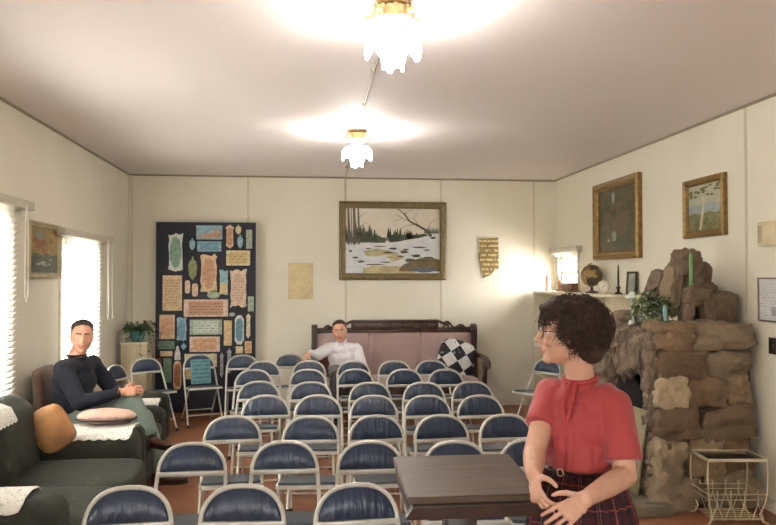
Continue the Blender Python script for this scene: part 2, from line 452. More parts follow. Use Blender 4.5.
def stroke(bm, mi, lay, pts, w0, w1):
    for i in range(len(pts)-1):
        a, b = V(pts[i]).to_2d(), V(pts[i+1]).to_2d(); d = (b-a).normalized(); n = V((-d.y, d.x))
        wa = w0+(w1-w0)*i/(len(pts)-1); wb = w0+(w1-w0)*(i+1)/(len(pts)-1)
        quadc(bm, [tuple(a-n*wa/2), tuple(b-n*wb/2), tuple(b+n*wb/2), tuple(a+n*wa/2)], mi, lay)
def blobq(bm, mi, lay, x, z, rx, rz, seed=0, n=12):
    rr = random.Random(seed); BC[0] += 1; lay += .05*(BC[0] % 19)
    quadc(bm, [(x+rx*math.cos(a)*rr.uniform(.75,1.1), z+rz*math.sin(a)*rr.uniform(.75,1.1)) for a in (2*PI*k/n for k in range(n))], mi, lay)
def base_canvas(w, h):
    bm = NB(); box(bm, -w/2-.006, w/2+.006, CZ[0], 0, -h/2-.006, h/2+.006); return bm
def snow_canvas(w, h):
    ms = [paint_mat('painted_pale_sky', [(.3,(206,196,172)),(.7,(216,210,196))], 3),
          paint_mat('painted_blue_hill', [(.3,(120,136,150)),(.7,(146,158,166))], 6),
          paint_mat('painted_evergreens', [(.3,(52,62,44)),(.6,(74,82,54)),(.8,(94,88,60))], 14),
          paint_mat('painted_snow', [(.3,(184,194,204)),(.6,(214,214,212)),(.8,(226,222,212))], 6, stretch=(1,1,3)),
          paint_mat('painted_stream', [(.25,(134,132,100)),(.5,(178,168,120)),(.8,(206,196,150))], 6, stretch=(1,1,3)),
          paint_mat('painted_dark_water', [(.3,(66,78,92)),(.7,(96,104,112))], 8),
          paint_mat('painted_bark', [(.3,(64,54,42)),(.7,(104,92,70))], 14),
          paint_mat('painted_brown_bank', [(.3,(84,74,50)),(.7,(128,110,72))], 14)]
    bm = base_canvas(w, h); rr = random.Random(3)
    X = lambda u: (u-.5)*w; Z = lambda v: (.5-v)*h
    for i in range(26):  # hill
        pass
    poly_up(bm, 1, 1, w, Z(.5), lambda x: Z(.44)-.28*abs(x-X(.38)) if abs(x-X(.38)) < .14*w else Z(.5), 40, X(.22), X(.6))
    for i in range(70):
        u = rr.uniform(.0, .36) if i % 2 else rr.uniform(.44, .80); hh = rr.uniform(.17,.30)*h*(1 if u < .3 else .9)*(1-.5*max(0,(u-.6)/.2) if u > .6 else 1)*(1-.5*max(0,(u-.27)/.1) if .27 < u < .4 else 1)
        pine(bm, 2, 2+i % 3, X(u), Z(.53), hh, .055*w)
    poly_up(bm, 2, 2, w, Z(.56), lambda x: Z(.40)+.03*h*noise.noise(V((x*9,0,3))), 30, X(.46), X(.99))
    poly_up(bm, 2, 2, w, Z(.56), lambda x: Z(.43)+.04*h*noise.noise(V((x*12,0,5))), 30, X(.0), X(.42))
    for i in range(10): pine(bm, 2, 4, X(.84+i*.016), Z(.42), .14*h, .03*w)
    def snowl(x):
        u = x/w+.5
        return Z(.53 if u < .45 else .53-.15*((u-.45)/.55)**1.2)+.012*h*noise.noise(V((x*8,1,1)))
    poly_up(bm, 3, 6, w, -h/2, snowl, 60)
    for (u, v, a_, b_) in ((.33,.66,.14,.035),(.47,.70,.10,.03),(.52,.76,.09,.05),(.30,.70,.12,.045)): blobq(bm, 4, 7, X(u), Z(v), a_*w, b_*h, int(u*90))
    poly_up(bm, 4, 7, w, Z(.995), lambda x: Z(.89)-.10*h*max(0,abs(x-X(.45))/(.28*w)-.6)+.02*h*noise.noise(V((x*14,3,0))), 30, X(.18), X(.74))
    blobq(bm, 3, 8, X(.34), Z(.79), .15*w, .045*h, 4); blobq(bm, 3, 8, X(.10), Z(.92), .11*w, .06*h, 14)
    poly_up(bm, 7, 8, w, Z(.97), lambda x: Z(.97)+.21*h*max(0,math.sin((x-X(.56))/(.60*w)*PI))**.6+.02*h*noise.noise(V((x*12,2,0))), 30, X(.56), X(1.0))
    blobq(bm, 5, 9, X(.82), Z(.945), .15*w, .045*h, 9)
    for i, (u, v, a, b) in enumerate([(.3,.865,.16,.010),(.45,.68,.09,.016),(.62,.67,.07,.03),(.75,.73,.08,.025),(.36,.585,.12,.008),(.1,.76,.05,.015),(.78,.60,.12,.012),(.16,.82,.06,.02),(.88,.76,.10,.02),(.42,.83,.10,.010),(.50,.62,.07,.02),(.68,.80,.09,.03),(.58,.74,.06,.015),(.80,.80,.12,.015),(.05,.66,.03,.02),(.24,.62,.05,.01),(.93,.45,.05,.02),(.64,.63,.05,.012),(.86,.64,.05,.012)]):
        blobq(bm, 2 if i % 2 else 6, 10, X(u), Z(v), a*w/1.5, b*h, i)
    for u, t0 in ((.03,.030),(.09,.036),(.135,.022),(.06,.012)):
        stroke(bm, 6, 11, [(X(u),Z(.56)), (X(u+.004),Z(.3)), (X(u-.004),Z(0.002))], t0*w, t0*w*.7)
    stroke(bm, 6, 12, [(X(.09),Z(.3)),(X(.15),Z(.13)),(X(.22),Z(.06))], .006*w, .002*w)
    stroke(bm, 6, 12, [(X(.13),Z(.35)),(X(.18),Z(.25)),(X(.24),Z(.22))], .005*w, .002*w)
    stroke(bm, 6, 12, [(X(.91),Z(.43)),(X(.87),Z(.35)),(X(.78),Z(.27)),(X(.68),Z(.2)),(X(.62),Z(.08)),(X(.55),Z(.005))], .028*w, .01*w)
    for a, b, c in (((.68,.2),(.6,.15),(.5,.2)),((.78,.27),(.72,.14),(.76,.06)),((.62,.1),(.66,.04),(.72,.02)),((.87,.35),(.9,.22),(.97,.15)),((.6,.15),(.55,.1),(.5,.1)),((.74,.24),(.64,.26),(.58,.32))):
        stroke(bm, 6, 12, [(X(p[0]), Z(p[1])) for p in (a, b, c)], .006*w, .002*w)
    return bm, ms
picture('landscape_painting', 'wide framed painting of a snowy creek and pines above the pew', 'painting', (1.108, D, 2.103), 0, 1.369, .99, .085, M_oldgold, snow_canvas, th=.045)
def dark_canvas(w, h):
    ms = [paint_mat('painted_dark_olive', [(.3,(70,68,46)),(.55,(88,82,54)),(.75,(104,84,58))], 5),
          paint_mat('painted_pale_blue_patch', [(.3,(120,140,136)),(.7,(168,178,172))], 12),
          paint_mat('painted_deep_green', [(.3,(54,60,42)),(.7,(74,78,50))], 8), paint_mat('painted_rust', [(.3,(84,72,50)),(.7,(106,84,60))], 9)]
    bm = base_canvas(w, h); X = lambda u: (u-.5)*w; Z = lambda v: (.5-v)*h
    blobq(bm, 2, 1, X(.2), Z(.5), .2*w, .4*h, 1); blobq(bm, 2, 1, X(.85), Z(.4), .14*w, .3*h, 2); blobq(bm, 3, 2, X(.5), Z(.45), .22*w, .22*h, 3, 20)
    for i in range(26): r3 = random.Random(i+300); blobq(bm, r3.choice((0,2,3)), 3, X(r3.uniform(.12,.88)), Z(r3.uniform(.1,.9)), .09*w, .07*h, i)
    blobq(bm, 2, 3, X(.62), Z(.85), .3*w, .1*h, 6)
    blobq(bm, 1, 4, X(.42), Z(.76), .07*w, .09*h, 4); blobq(bm, 1, 4, X(.4), Z(.15), .04*w, .1*h, 5); blobq(bm, 1, 4, X(.28), Z(.82), .05*w, .03*h, 7)
    return bm, ms
picture('dark_painting', 'large gilt framed dark olive painting on the right wall above the globe', 'painting', (XR, 7.53, 2.24), -PI/2, 1.14, .83, .085, M_goldf, dark_canvas, th=.06, tilt=R(0))
def birch_canvas(w, h):
    ms = [paint_mat('painted_hazy_sky', [(.3,(156,156,128)),(.7,(186,186,164))], 4),
          paint_mat('painted_lake_blue', [(.3,(126,140,146)),(.7,(160,166,160))], 8),
          paint_mat('painted_meadow', [(.3,(86,88,56)),(.55,(122,120,76)),(.8,(150,140,96))], 10),
          paint_mat('painted_birch_trunk', [(.3,(170,164,132)),(.7,(206,198,166))], 12), paint_mat('painted_leaf_olive', [(.3,(76,74,42)),(.7,(118,108,62))], 18)]
    bm = base_canvas(w, h); X = lambda u: (u-.5)*w; Z = lambda v: (.5-v)*h
    poly_up(bm, 1, 1, w, -h/2, lambda x: Z(.42)+.05*h*noise.noise(V((x*6,0,0))), 20)
    poly_up(bm, 2, 2, w, -h/2, lambda x: Z(.62)+.04*h*noise.noise(V((x*9,0,0))), 30)
    for i in range(22): rr = random.Random(i); blobq(bm, 4, 3, X(rr.uniform(.1,.95)), Z(rr.uniform(.66,.95)), .05*w, .02*h, i)
    stroke(bm, 3, 5, [(X(.36),Z(.98)), (X(.42),Z(.7)), (X(.47),Z(.4)), (X(.42),Z(.15)), (X(.36),Z(.02))], .07*w, .04*w)
    stroke(bm, 3, 5, [(X(.47),Z(.42)), (X(.55),Z(.22)), (X(.7),Z(.06))], .035*w, .015*w)
    for i in range(26): rr = random.Random(i+50); blobq(bm, 4, 6, X(rr.uniform(.02,.95)), Z(rr.uniform(.02,.26)), .06*w, .025*h, i)
    return bm, ms
picture('birch_painting', 'small gilt framed painting of a pale birch tree on the right wall', 'painting', (XR, 5.797, 2.203), -PI/2, .63, .485, .055, M_goldf, birch_canvas, th=.045)
def autumn_canvas(w, h):
    ms = [paint_mat('painted_autumn_gold', [(.25,(128,96,60)),(.5,(150,126,72)),(.75,(140,134,90))], 7), paint_mat('painted_slate', [(.3,(64,68,58)),(.7,(92,96,84))], 9),
          paint_mat('painted_pale_figures', [(.3,(140,144,132)),(.7,(176,174,156))], 16), paint_mat('painted_blue_sky', [(.3,(112,128,130)),(.7,(136,146,138))], 9), paint_mat('painted_red_leaves', [(.3,(130,78,58)),(.7,(160,110,70))], 14), paint_mat('painted_yellow_leaves', [(.3,(140,122,64)),(.7,(170,150,88))], 14)]
    bm = base_canvas(w, h); X = lambda u: (u-.5)*w; Z = lambda v: (.5-v)*h
    blobq(bm, 3, 1, X(.35), Z(.15), .17*w, .1*h, 3)
    poly_up(bm, 1, 2, w, -h/2, lambda x: Z(.58)+.05*h*noise.noise(V((x*8,0,0))), 20)
    for i in range(16): rr = random.Random(i+70); blobq(bm, 4 if i % 2 else 5, 1+i % 2, X(rr.uniform(.08,.92)), Z(rr.uniform(.12,.56)), .10*w, .07*h, i)
    for i in range(12): rr = random.Random(i+9); blobq(bm, 2, 3, X(rr.uniform(.2,.75)), Z(rr.uniform(.7,.86)), .045*w, .03*h, i)
    return bm, ms
picture('autumn_painting', 'small framed autumn painting on the left wall between the two blinds', 'painting', (XL, 6.487, 1.852), PI/2, .765, .46, .05, M_palef, autumn_canvas, th=.035)

def text_mat(name, base, ink, line=.03, dens=.5, rim=None):
    t = NT(name); co = t.coords()
    se = t.add('ShaderNodeSeparateXYZ'); t.link(co, se.inputs[0])
    z = t.math('FRACT', t.math('DIVIDE', se.outputs[2], line)); zl = t.math('MULTIPLY', t.math('GREATER_THAN', z, .3), t.math('LESS_THAN', z, .75))
    mp = t.add('ShaderNodeMapping'); mp.inputs['Scale'].default_value = (1.9/line, 1, .8/line); t.link(co, mp.inputs[0])
    n = t.noise(1.3, 2, mp.outputs[0]); k = t.math('MULTIPLY', zl, t.math('GREATER_THAN', n, dens))
    bc = t.ramp(t.noise(9, 4, co), [(.3, tuple(x*.8 for x in hexc(*base)[:3])+(1,)), (.7, hexc(*base))])
    t.color(t.mix(k, bc, hexc(*ink))); t.b.inputs['Roughness'].default_value = .55
    return t.m
bm = NB(); box(bm, -.155, .155, -.012, 0, -.225, .225, .004)
o = solo('paper_plaque', bm, text_mat('tan_plaque_paper', (216,196,152), (196,174,128), .05, .6), 'plain tan paper plaque on the back wall between the board and snow painting', 'plaque', (-.056, D, 1.595), local=True)
P = [(-.12,.24),(.12,.26),(.125,.1),(.125,-.14),(.06,-.17),(.03,-.22),(-.07,-.26),(-.1,-.12),(-.13,.0),(-.125,.1)]
bm = NB(); prism(bm, P, 'y', -.02, 0)
solo('text_plaque', bm, text_mat('brown_lettered_plaque', (140,116,70), (204,184,130), .06, .47), 'ragged brown wooden plaque with pale lettering, right of the snow painting', 'plaque', (2.35, D, 1.895), local=True)
# things on the right wall near the camera
T = Thing('framed_certificate', 'thin framed pale certificate on the right wall by the switch', 'certificate', (XR, 4.94, 1.475), world=False); T.o.rotation_euler = (0,0,-PI/2)
bm = frame_bm(.3, .31, .012, .015); T.part('frame', bm, mat('thin_grey_brown_frame', (128,112,98), .4))
bm = NB(); box(bm, -.14, .14, -.005, -.001, -.145, .145); box(bm, .0, .06, -.0055, -.005, -.11, -.05, mi=1); T.part('paper', bm, [text_mat('certificate_paper', (206,206,204), (150,152,158), .02, .55), mat('grey_seal', (150,152,158))])
T = Thing('wall_box', 'small cream chime box mounted high on the right wall', 'wall box', (XR, 4.94, 1.935), world=False); T.o.rotation_euler = (0,0,-PI/2)
bm = NB(); box(bm, -.09, .12, -.05, 0, -.085, .085, .008); T.part('box_body', bm, mat('cream_box_plastic', (204,190,156), .5))
bm = NB()
for i in range(4): box(bm, -.075+i*.012, -.07+i*.012, -.052, -.049, -.06, .06)
T.part('grille', bm, mat('tan_grille', (168,150,116)))
bm = NB(); box(bm, -.045, .045, -.008, 0, -.058, .058, .003); box(bm, -.008, .008, -.016, -.008, -.012, .012, .002)
o = solo('switch_plate', bm, mat('dark_bronze_plate', (62,54,46), .4, metal=.4), 'dark metal light switch plate on the right wall below the certificate', 'switch', (XR, 4.93, 1.155), local=True); o.rotation_euler = (0,0,-PI/2)

# ------------------------------------------------------------ display board with plaques
BX0, BX1, BYF = -1.79, -.60, 9.36
bm = NB(); box(bm, BX0, BX1, BYF, BYF+.02, .01, 2.31, .002)
T = Thing('display_board', 'tall dark navy display board covered with small plaques, against the back wall', 'display board', ((BX0+BX1)/2, BYF+.01, 0))
T.part('panel', bm, mat('dark_navy_board', (40,42,54), .75, var=.12))
bm = NB()
for x in (BX0+.04, BX1-.08): box(bm, x, x+.04, BYF+.02, D-.02, .01, .05); box(bm, x, x+.04, BYF+.02, BYF+.05, .01, 2.2)
T.part('brace', bm, mat('rough_pine', (150,120,84)))
PAL = {'sea': (124,156,138), 'cream': (206,194,158), 'pale': (198,206,196), 'sky': (134,170,182), 'blue': (108,150,168), 'terra': (186,142,112), 'orange': (200,154,116), 'tan': (204,176,134),
       'sand': (206,180,128), 'pink': (208,180,156), 'green': (104,132,106), 'moss': (134,138,90), 'teal': (96,140,148), 'white': (206,208,204), 'grey': (156,160,162), 'brown': (150,92,60), 'sage': (152,168,146)}
def pm(c, txt=False):
    if txt: return text_mat('lettered_%s_plaque' % c, PAL[c], tuple(int(x*.74) for x in PAL[c]), .034, .5) if ('lettered_%s_plaque' % c) not in MATS else MATS['lettered_%s_plaque' % c]
    return mat('%s_plaque_paint' % c, PAL[c], .5, var=.22, nscale=30)
def shape(kind, w, h, seed):
    rr = random.Random(seed); a, b = w/2, h/2
    if kind == 'rect': P = [(-a,-b),(a,-b),(a,b),(-a,b)]
    elif kind == 'rag':
        P = []
        for k in range(7): P.append((-a+w*k/6, -b+rr.uniform(0,.09)*h))
        for k in range(1,6): P.append((a-rr.uniform(0,.1)*w, -b+h*k/6))
        for k in range(7): P.append((a-w*k/6, b-rr.uniform(0,.08)*h))
        for k in range(1,6): P.append((-a+rr.uniform(0,.1)*w, b-h*k/6))
    elif kind == 'oval': P = [(a*math.cos(q), b*math.sin(q)) for q in (2*PI*k/24 for k in range(24))]
    elif kind == 'round': P = [(a*math.copysign(abs(math.cos(q))**.5, math.cos(q)), b*math.copysign(abs(math.sin(q))**.5, math.sin(q))) for q in (2*PI*k/24 for k in range(24))]
    elif kind == 'oct': P = [(-a*.45,-b),(a*.45,-b),(a,-b*.72),(a,b*.72),(a*.45,b),(-a*.45,b),(-a,b*.72),(-a,-b*.72)]
    elif kind == 'point': P = [(0,-b),(a*.8,-b*.78),(a*.7,b*.6),(a,b*.74),(0,b),(-a,b*.74),(-a*.7,b*.6),(-a*.8,-b*.78)]
    elif kind == 'shield': P = [(0,-b),(a*.8,-b*.55),(a,b*.2),(a*.7,b*.6),(a*.25,b*.7),(a*.2,b),(-a*.2,b),(-a*.25,b*.7),(-a*.7,b*.6),(-a,b*.2),(-a*.8,-b*.55)]
    elif kind == 'diamond': P = [(0,-b),(a,0),(0,b),(-a,0)]
    elif kind == 'bell': P = [(-a,-b),(a,-b),(a*.9,0),(a*.5,b*.5),(a*.25,b),(-a*.25,b),(-a*.5,b*.5),(-a*.9,0)]
    return P
def px2b(px, py): return (-1.7895+(px-156)*.011926, 2.307-(py-222)*.012159)
PL = [((168,232,183,272),'rag','pale','sea',0,'tall ragged pale green plaque with a sea green oval, top left of the board'),
 ((196,225,222,239),'rect','sky','terra',0,'landscape plaque of terracotta hill under blue sky, at the top of the board'),
 ((197,241,221,251),'rect','sky','blue',0,'narrow light blue plaque just under the hill landscape plaque'),
 ((189,238,195,250),'shield','sky',None,0,'tiny blue bottle-shaped plaque beside the tall sea green plaque'),
 ((225,224,234,248),'point','pink','terra',0,'terracotta pointed plaque near the top right of the board'),
 ((235,224,241,234),'shield','cream',None,0,'tiny cream shield plaque at the top right, above a blue one'),
 ((237,234,243,248),'shield','sky',None,0,'small pale blue figure plaque under the tiny cream shield'),
 ((246,229,252,248),'rect','sage',None,0,'narrow grey green plaque in the top right corner of the board'),
 ((226,250,250,265),'rect','cream','sand',1,'wide cream plaque with lettering below the terracotta pointed plaque'),
 ((188,256,197,280),'shield','moss',None,0,'mossy green figure plaque left of the tall tan plaque'),
 ((200,253,217,293),'rag','tan','terra',0,'tall ragged tan plaque with a terracotta oval in the upper middle'),
 ((185,280,190,293),'round','pink',None,0,'tiny pink plaque, left one of the side-by-side pink pair'),
 ((192,283,198,296),'round','pink',None,0,'tiny pink plaque, right one of the side-by-side pink pair'),
 ((219,269,228,295),'rag','sky','sand',0,'upright plaque pale blue above and sandy below, left of the large lettered pink one'),
 ((230,268,247,308),'rag','pink','pink',1,'large ragged pinkish plaque with lettering on the right side of the board'),
 ((207,291,220,298),'oval','sage',None,0,'small flat green oval plaque in the middle of the board'),
 ((163,275,182,310),'rect','tan','tan',1,'large tan plaque with dark lettering at the left edge of the board'),
 ((184,299,228,316),'rect','pink','terra',1,'long pink and terracotta plaque with lettering across the middle'),
 ((248,296,254,311),'rect','sage',None,0,'small grey green plaque at the right edge beside the lettered pink plaque'),
 ((160,314,175,338),'rect','tan','orange',0,'orange tan plaque at the left edge below the large lettered tan plaque'),
 ((177,316,187,341),'rag','sky','blue',0,'upright ragged blue plaque beside the orange tan one'),
 ((229,312,235,316),'oval','sage',None,0,'tiny oval plaque under the large lettered pink plaque'),
 ((190,319,222,334),'rect','sage','pale',1,'wide sage green plaque with rows of lettering'),
 ((190,336,220,351),'rect','pink','orange',0,'wide orange plaque just below the sage green lettered one'),
 ((224,320,232,345),'rect','sand','tan',0,'upright sandy plaque between the sage green and long blue plaques'),
 ((235,315,244,344),'oct','white','teal',0,'long teal plaque with white rim and cut corners'),
 ((246,313,251,338),'point','cream',None,0,'slim cream pointed plaque at the right edge beside the long teal plaque'),
 ((159,340,175,348),'rect','green',None,1,'small dark green lettered plaque at the left edge'),
 ((161,350,173,355),'rect','tan',None,0,'small tan bar plaque under the dark green lettered one'),
 ((181,342,187,349),'diamond','blue',None,0,'tiny blue diamond plaque under the ragged blue plaque'),
 ((175,345,181,359),'bell','white',None,0,'small white bell-shaped plaque above the rounded brown plaque'),
 ((164,357,172,381),'rect','green',None,0,'upright green plaque at the lower left of the board'),
 ((174,360,182,388),'round','tan','brown',0,'rounded upright brown plaque with tan rim at the lower left'),
 ((185,353,217,366),'rect','cream',None,0,'cream plaque partly behind the back of the lone folding chair'),
 ((186,368,193,378),'rect','sand',None,0,'small sand plaque seen under the back of the lone folding chair'),
 ((220,352,224,377),'point','grey',None,0,'slim grey pointed plaque, left one of the grey pointed pair'),
 ((227,348,232,373),'point','grey',None,0,'slim grey pointed plaque, right one of the grey pointed pair'),
 ((236,346,243,353),'rect','cream',None,0,'small cream square plaque in the lower right'),
 ((245,341,252,353),'rect','sand','orange',0,'small square plaque with an orange centre at the lower right edge'),
 ((157,357,162,369),'rect','brown',None,0,'small brown plaque at the lower left edge by the green one')]
for i, (rc, kind, c1, c2, txt, lab) in enumerate(PL):
    x0, z1 = px2b(rc[0], rc[1]); x1, z0 = px2b(rc[2], rc[3]); w, h = x1-x0, z1-z0
    bm = NB(); prism(bm, shape(kind, w, h, i), 'y', -.012, 0, 0)
    ms = [pm(c1, txt and not c2)]
    if c2:
        k2 = 'oval' if kind == 'rag' else kind
        if i == 1: P2 = [(-w*.42,-h*.4),(w*.44,-h*.4),(w*.44,h*.0),(w*.25,h*.3),(w*.1,-h*.05),(-w*.42,-h*.2)]
        elif i == 13: P2 = [(-w*.4,-h*.45),(w*.4,-h*.45),(w*.4,-h*.05),(-w*.4,-h*.0)]
        else: P2 = shape(k2, w*.78, h*.78, i)
        prism(bm, P2, 'y', -.0145, -.012, 1); ms.append(pm(c2, txt))
    solo('wall_plaque', bm, ms, lab, 'plaque', ((x0+x1)/2, BYF-.0005, (z0+z1)/2), 'small plaques on the dark display board', smooth=0, local=True)

# ------------------------------------------------------------ folding chairs
M_cframe = mat('cream_enamel_tube', (192,190,180), .35, metal=.15, var=.1, nscale=20)
t = NT('navy_blue_vinyl'); co = t.coords()
t.color(t.ramp(t.noise(5, 4, co), [(.3, hexc(12,26,48)), (.7, hexc(21,43,72))])); t.b.inputs['Roughness'].default_value = .33
t.b.inputs['Coat Weight'].default_value = .25; t.b.inputs['Coat Roughness'].default_value = .3
mp = t.add('ShaderNodeMapping'); mp.inputs['Scale'].default_value = (30, 5, 6); t.link(co, mp.inputs[0])
t.bump(t.noise(1, 4, mp.outputs[0]), .9, .02); M_vinyl = t.m
M_seat = mat('slate_blue_seat_vinyl', (66,74,84), .4, var=.15, bump=.1)
M_foot = mat('dark_rubber', (40,38,36), .8)
def arch(hw, z0, zt, y0, yt, n=16, e=2.6):
    """points up the left side, over the D shaped top and down the right"""
    out = []
    for k in range(n+1):
        a = PI-PI*k/n; c, s_ = math.cos(a), math.sin(a)
        x = hw*math.copysign(abs(c)**(2/e), c); z = z0+(zt-z0)*abs(s_)**(2/2.0)
        out.append(V((x, y0+(yt-y0)*(z-z0)/(zt-z0), z)))
    return out
def make_chair():
    T = Thing('folding_chair', 'x', 'folding chair', world=False)
    top = arch(.172, .605, .752, .115, .15)
    bm = NB(); pts = [V((-.19,-.235,.012)), V((-.183,-.06,.31)), V((-.178,.07,.52))]+top+[V((.178,.07,.52)), V((.183,-.06,.31)), V((.19,-.235,.012))]
    tube(bm, pts, .0105, 8); bf = T.part('back_frame', bm, M_cframe)
    # vinyl panel in the arch
    bm = NB(); out = arch(.160, .618, .742, .118, .148); c = V((0,.122,.665)); nr = 7
    vf = []; vb = []
    for j in range(nr+1):
        q = j/nr; rf = []; rb_ = []
        for i, p in enumerate(out):
            base = V((p.x*.98, .116, .618)) if False else V((p.x, .118, .618))
            m = base.lerp(p, q); u = p.x/.16
            bul = .012*math.sin(PI*min(1,max(0,q)))*(1-u*u)**.5 if abs(u) < 1 else 0
            rf.append(bm.verts.new(m+V((0,-.009-bul,0)))); rb_.append(bm.verts.new(m+V((0,.009+bul*.5,0))))
        vf.append(rf); vb.append(rb_)
    n = len(out)
    for j in range(nr):
        for i in range(n-1):
            bm.faces.new((vf[j][i], vf[j][i+1], vf[j+1][i+1], vf[j+1][i])); bm.faces.new((vb[j][i], vb[j+1][i], vb[j+1][i+1], vb[j][i+1]))
    for i in range(n-1):
        bm.faces.new((vf[nr][i], vf[nr][i+1], vb[nr][i+1], vb[nr][i])); bm.faces.new((vf[0][i+1], vf[0][i], vb[0][i], vb[0][i+1]))
    bmesh.ops.remove_doubles(bm, verts=list(bm.verts), dist=.0005); bmesh.ops.recalc_face_normals(bm, faces=list(bm.faces))
    T.part('backrest', bm, M_vinyl, smooth=60)
    bm = NB(); box(bm, -.176, .176, .094, .112, .593, .617, .005); T.part('back_rail', bm, M_cframe)
    # seat pan and pad, slightly tapered to the back
    bm = NB(); o = [(-.165,-.255),(.165,-.255),(.185,-.235),(.18,-.1),(.165,.03),(.15,.045),(-.15,.045),(-.165,.03),(-.18,-.1),(-.185,-.235)]
    MS = Matrix.Translation((0,-.1,.405)) @ Rot('X', -5) @ Matrix.Translation((0,.1,-.405))
    prism(bm, o, 'z', .395, .416, M=MS); T.part('seat_frame', bm, M_cframe)
    bm = NB(); prism(bm, [(x*.93, y*.93-.003) for x, y in o], 'z', .4165, .430); bmesh.ops.bevel(bm, geom=[e for e in bm.edges if all(v.co.z > .4299 for v in e.verts)], offset=.006, segments=2, affect='EDGES'); bmesh.ops.transform(bm, matrix=MS, verts=list(bm.verts))
    T.part('seat', bm, M_seat)
    for s in (-1, 1):
        bm = NB(); tube(bm, [(s*.158,-.10,.395),(s*.160,.06,.22),(s*.165,.24,.012)], .0095, 8); lg = T.part('leg', bm, M_cframe)
        bm = NB(); lathe(bm, [(.0145,0),(.0145,.02),(.011,.03)], (s*.165,.242,0), 8); T.part('rubber_foot', bm, M_foot, parent=lg)
        bm = NB(); lathe(bm, [(.0145,0),(.0145,.02),(.011,.03)], (s*.19,-.238,0), 8); T.part('rubber_foot', bm, M_foot, parent=bf)
    bm = NB(); tube(bm, [(-.188,-.17,.12),(.188,-.17,.12)], .007, 6); T.part('stretcher', bm, M_cframe)
    bm = NB(); tube(bm, [(-.162,.14,.13),(.162,.14,.13)], .007, 6); T.part('stretcher', bm, M_cframe)
    return T.o
proto = make_chair(); used = [False]
def place_chair(x, y, rot, label, group):
    """x, y is the place of the top of the backrest, rot turns the chair about z"""
    o = proto if not used[0] else copytree(proto); used[0] = True
    c, s = math.cos(rot), math.sin(rot)
    o.location = (x+.148*s, y-.148*c, 0); o.rotation_euler = (0,0,rot)
    o['label'] = label; o['category'] = 'folding chair'; o['group'] = group
    return o
ROWS = [[(-.724,3.26),(-.255,3.234),(.215,3.2),(.67,3.15)],
 [(-.586,4.09),(-.104,4.08),(.345,4.03),(.797,3.98),(1.21,3.99)],
 [(-.451,4.86),(.039,4.80),(.447,4.775),(.857,4.75),(1.27,4.73)],
 [(-.286,5.69),(.103,5.66),(.508,5.60),(.902,5.56),(1.292,5.52)],
 [(-.385,6.47),(.05,6.39),(.540,6.31),(.990,6.27),(1.401,6.27)],
 [(-.483,7.31),(.03,7.28),(.479,7.25),(.947,7.19),(1.335,7.15)],
 [(-.431,8.04),(.044,8.05),(.507,7.95),(.940,7.94),(1.335,7.94)]]
NM = ['front row', 'second row from the front', 'third row from the front', 'fourth row from the front', 'fifth row from the front', 'sixth row from the front', 'seventh row, nearest the pew']
PO = ['leftmost', 'second from the left', 'middle', 'second from the right', 'rightmost']
for i, row in enumerate(ROWS):
    for j, (x, y) in enumerate(row):
        lab = 'blue vinyl chair, %s in the %s' % (PO[j], NM[i])
        if i == 0: lab = ['blue vinyl folding chair at the left end of the front row, nearest the dark sofa', 'blue vinyl folding chair in the front row, between the sofa-side one and the lectern-side one',
                          'blue vinyl folding chair in the front row just left of the lectern', 'blue vinyl folding chair in the front row mostly hidden behind the lectern top'][j]
        place_chair(x, y, R(random.Random(i*10+j).uniform(-5,5)), lab, 'folding chairs set out in rows')
place_chair(-.705, 8.72, R(6), 'blue folding chair behind the seven rows, before the board\'s right edge', 'folding chairs by the back wall')
place_chair(-.170, 8.80, R(0), 'blue folding chair left of the pew with the seated man\'s hand on it', 'folding chairs by the back wall')
place_chair(-1.21, 8.85, R(20), 'lone blue folding chair in front of the board with a teal plaque on its seat', 'folding chairs by the back wall')
place_chair(-1.73, 8.50, R(35), 'blue folding chair turned aside in front of the plant stand', 'folding chairs by the back wall')
place_chair(-1.90, 7.86, R(72), 'blue folding chair turned sharply sideways against the left wall', 'folding chairs by the back wall')
place_chair(2.62, 7.95, R(-55), 'blue folding chair on its own at the right, in front of the bookcase', 'folding chairs by the back wall')
# the plaque on the lone chair's seat
bm = NB(); prism(bm, shape('rect', .22, .27, 0), 'y', -.012, 0, 0); prism(bm, shape('rect', .19, .24, 0), 'y', -.014, -.012, 1)
o = solo('wall_plaque', bm, [pm('teal'), text_mat('lettered_teal_tile', PAL['teal'], (60,96,108), .045, .42)], 'teal lettered plaque propped on the seat of the lone chair by the board', 'plaque', (-1.165, 8.70, .579), smooth=0, local=True)
o.rotation_euler = (R(-8), 0, R(20))

# ------------------------------------------------------------ carved pew
M_dwood = mat('dark_carved_walnut', (66,44,34), .42, var=.25, nscale=12, bump=.1, coat=.2)
M_mauve = mat('faded_mauve_upholstery', (172,146,142), .6, var=.08, nscale=4, sheen=.3, bump=.08, bscale=40)
px0, px1 = .085, 2.11
T = Thing('pew', 'long carved dark wood pew with mauve padded back, against the back wall', 'pew', ((px0+px1)/2, 9.1, 0))
bm = NB()
for i in range(3):
    a = px0+.06+(px1-px0-.12)*i/3; b = px0+.06+(px1-px0-.12)*(i+1)/3
    rbox(bm, ((a+b)/2, 9.235, .70), ((b-a)/2-.002, .035, .265), .02, 8, puff=.012)
T.part('backrest', bm, M_mauve, smooth=60)
bm = NB(); rbox(bm, ((px0+px1)/2, 8.94, .40), ((px1-px0)/2-.07, .25, .055), .035, 10, puff=.012); T.part('seat', bm, M_mauve, smooth=60)
bm = NB(); box(bm, px0+.05, px1-.05, 8.70, 9.22, .27, .345, .008); T.part('seat_rail', bm, M_dwood)
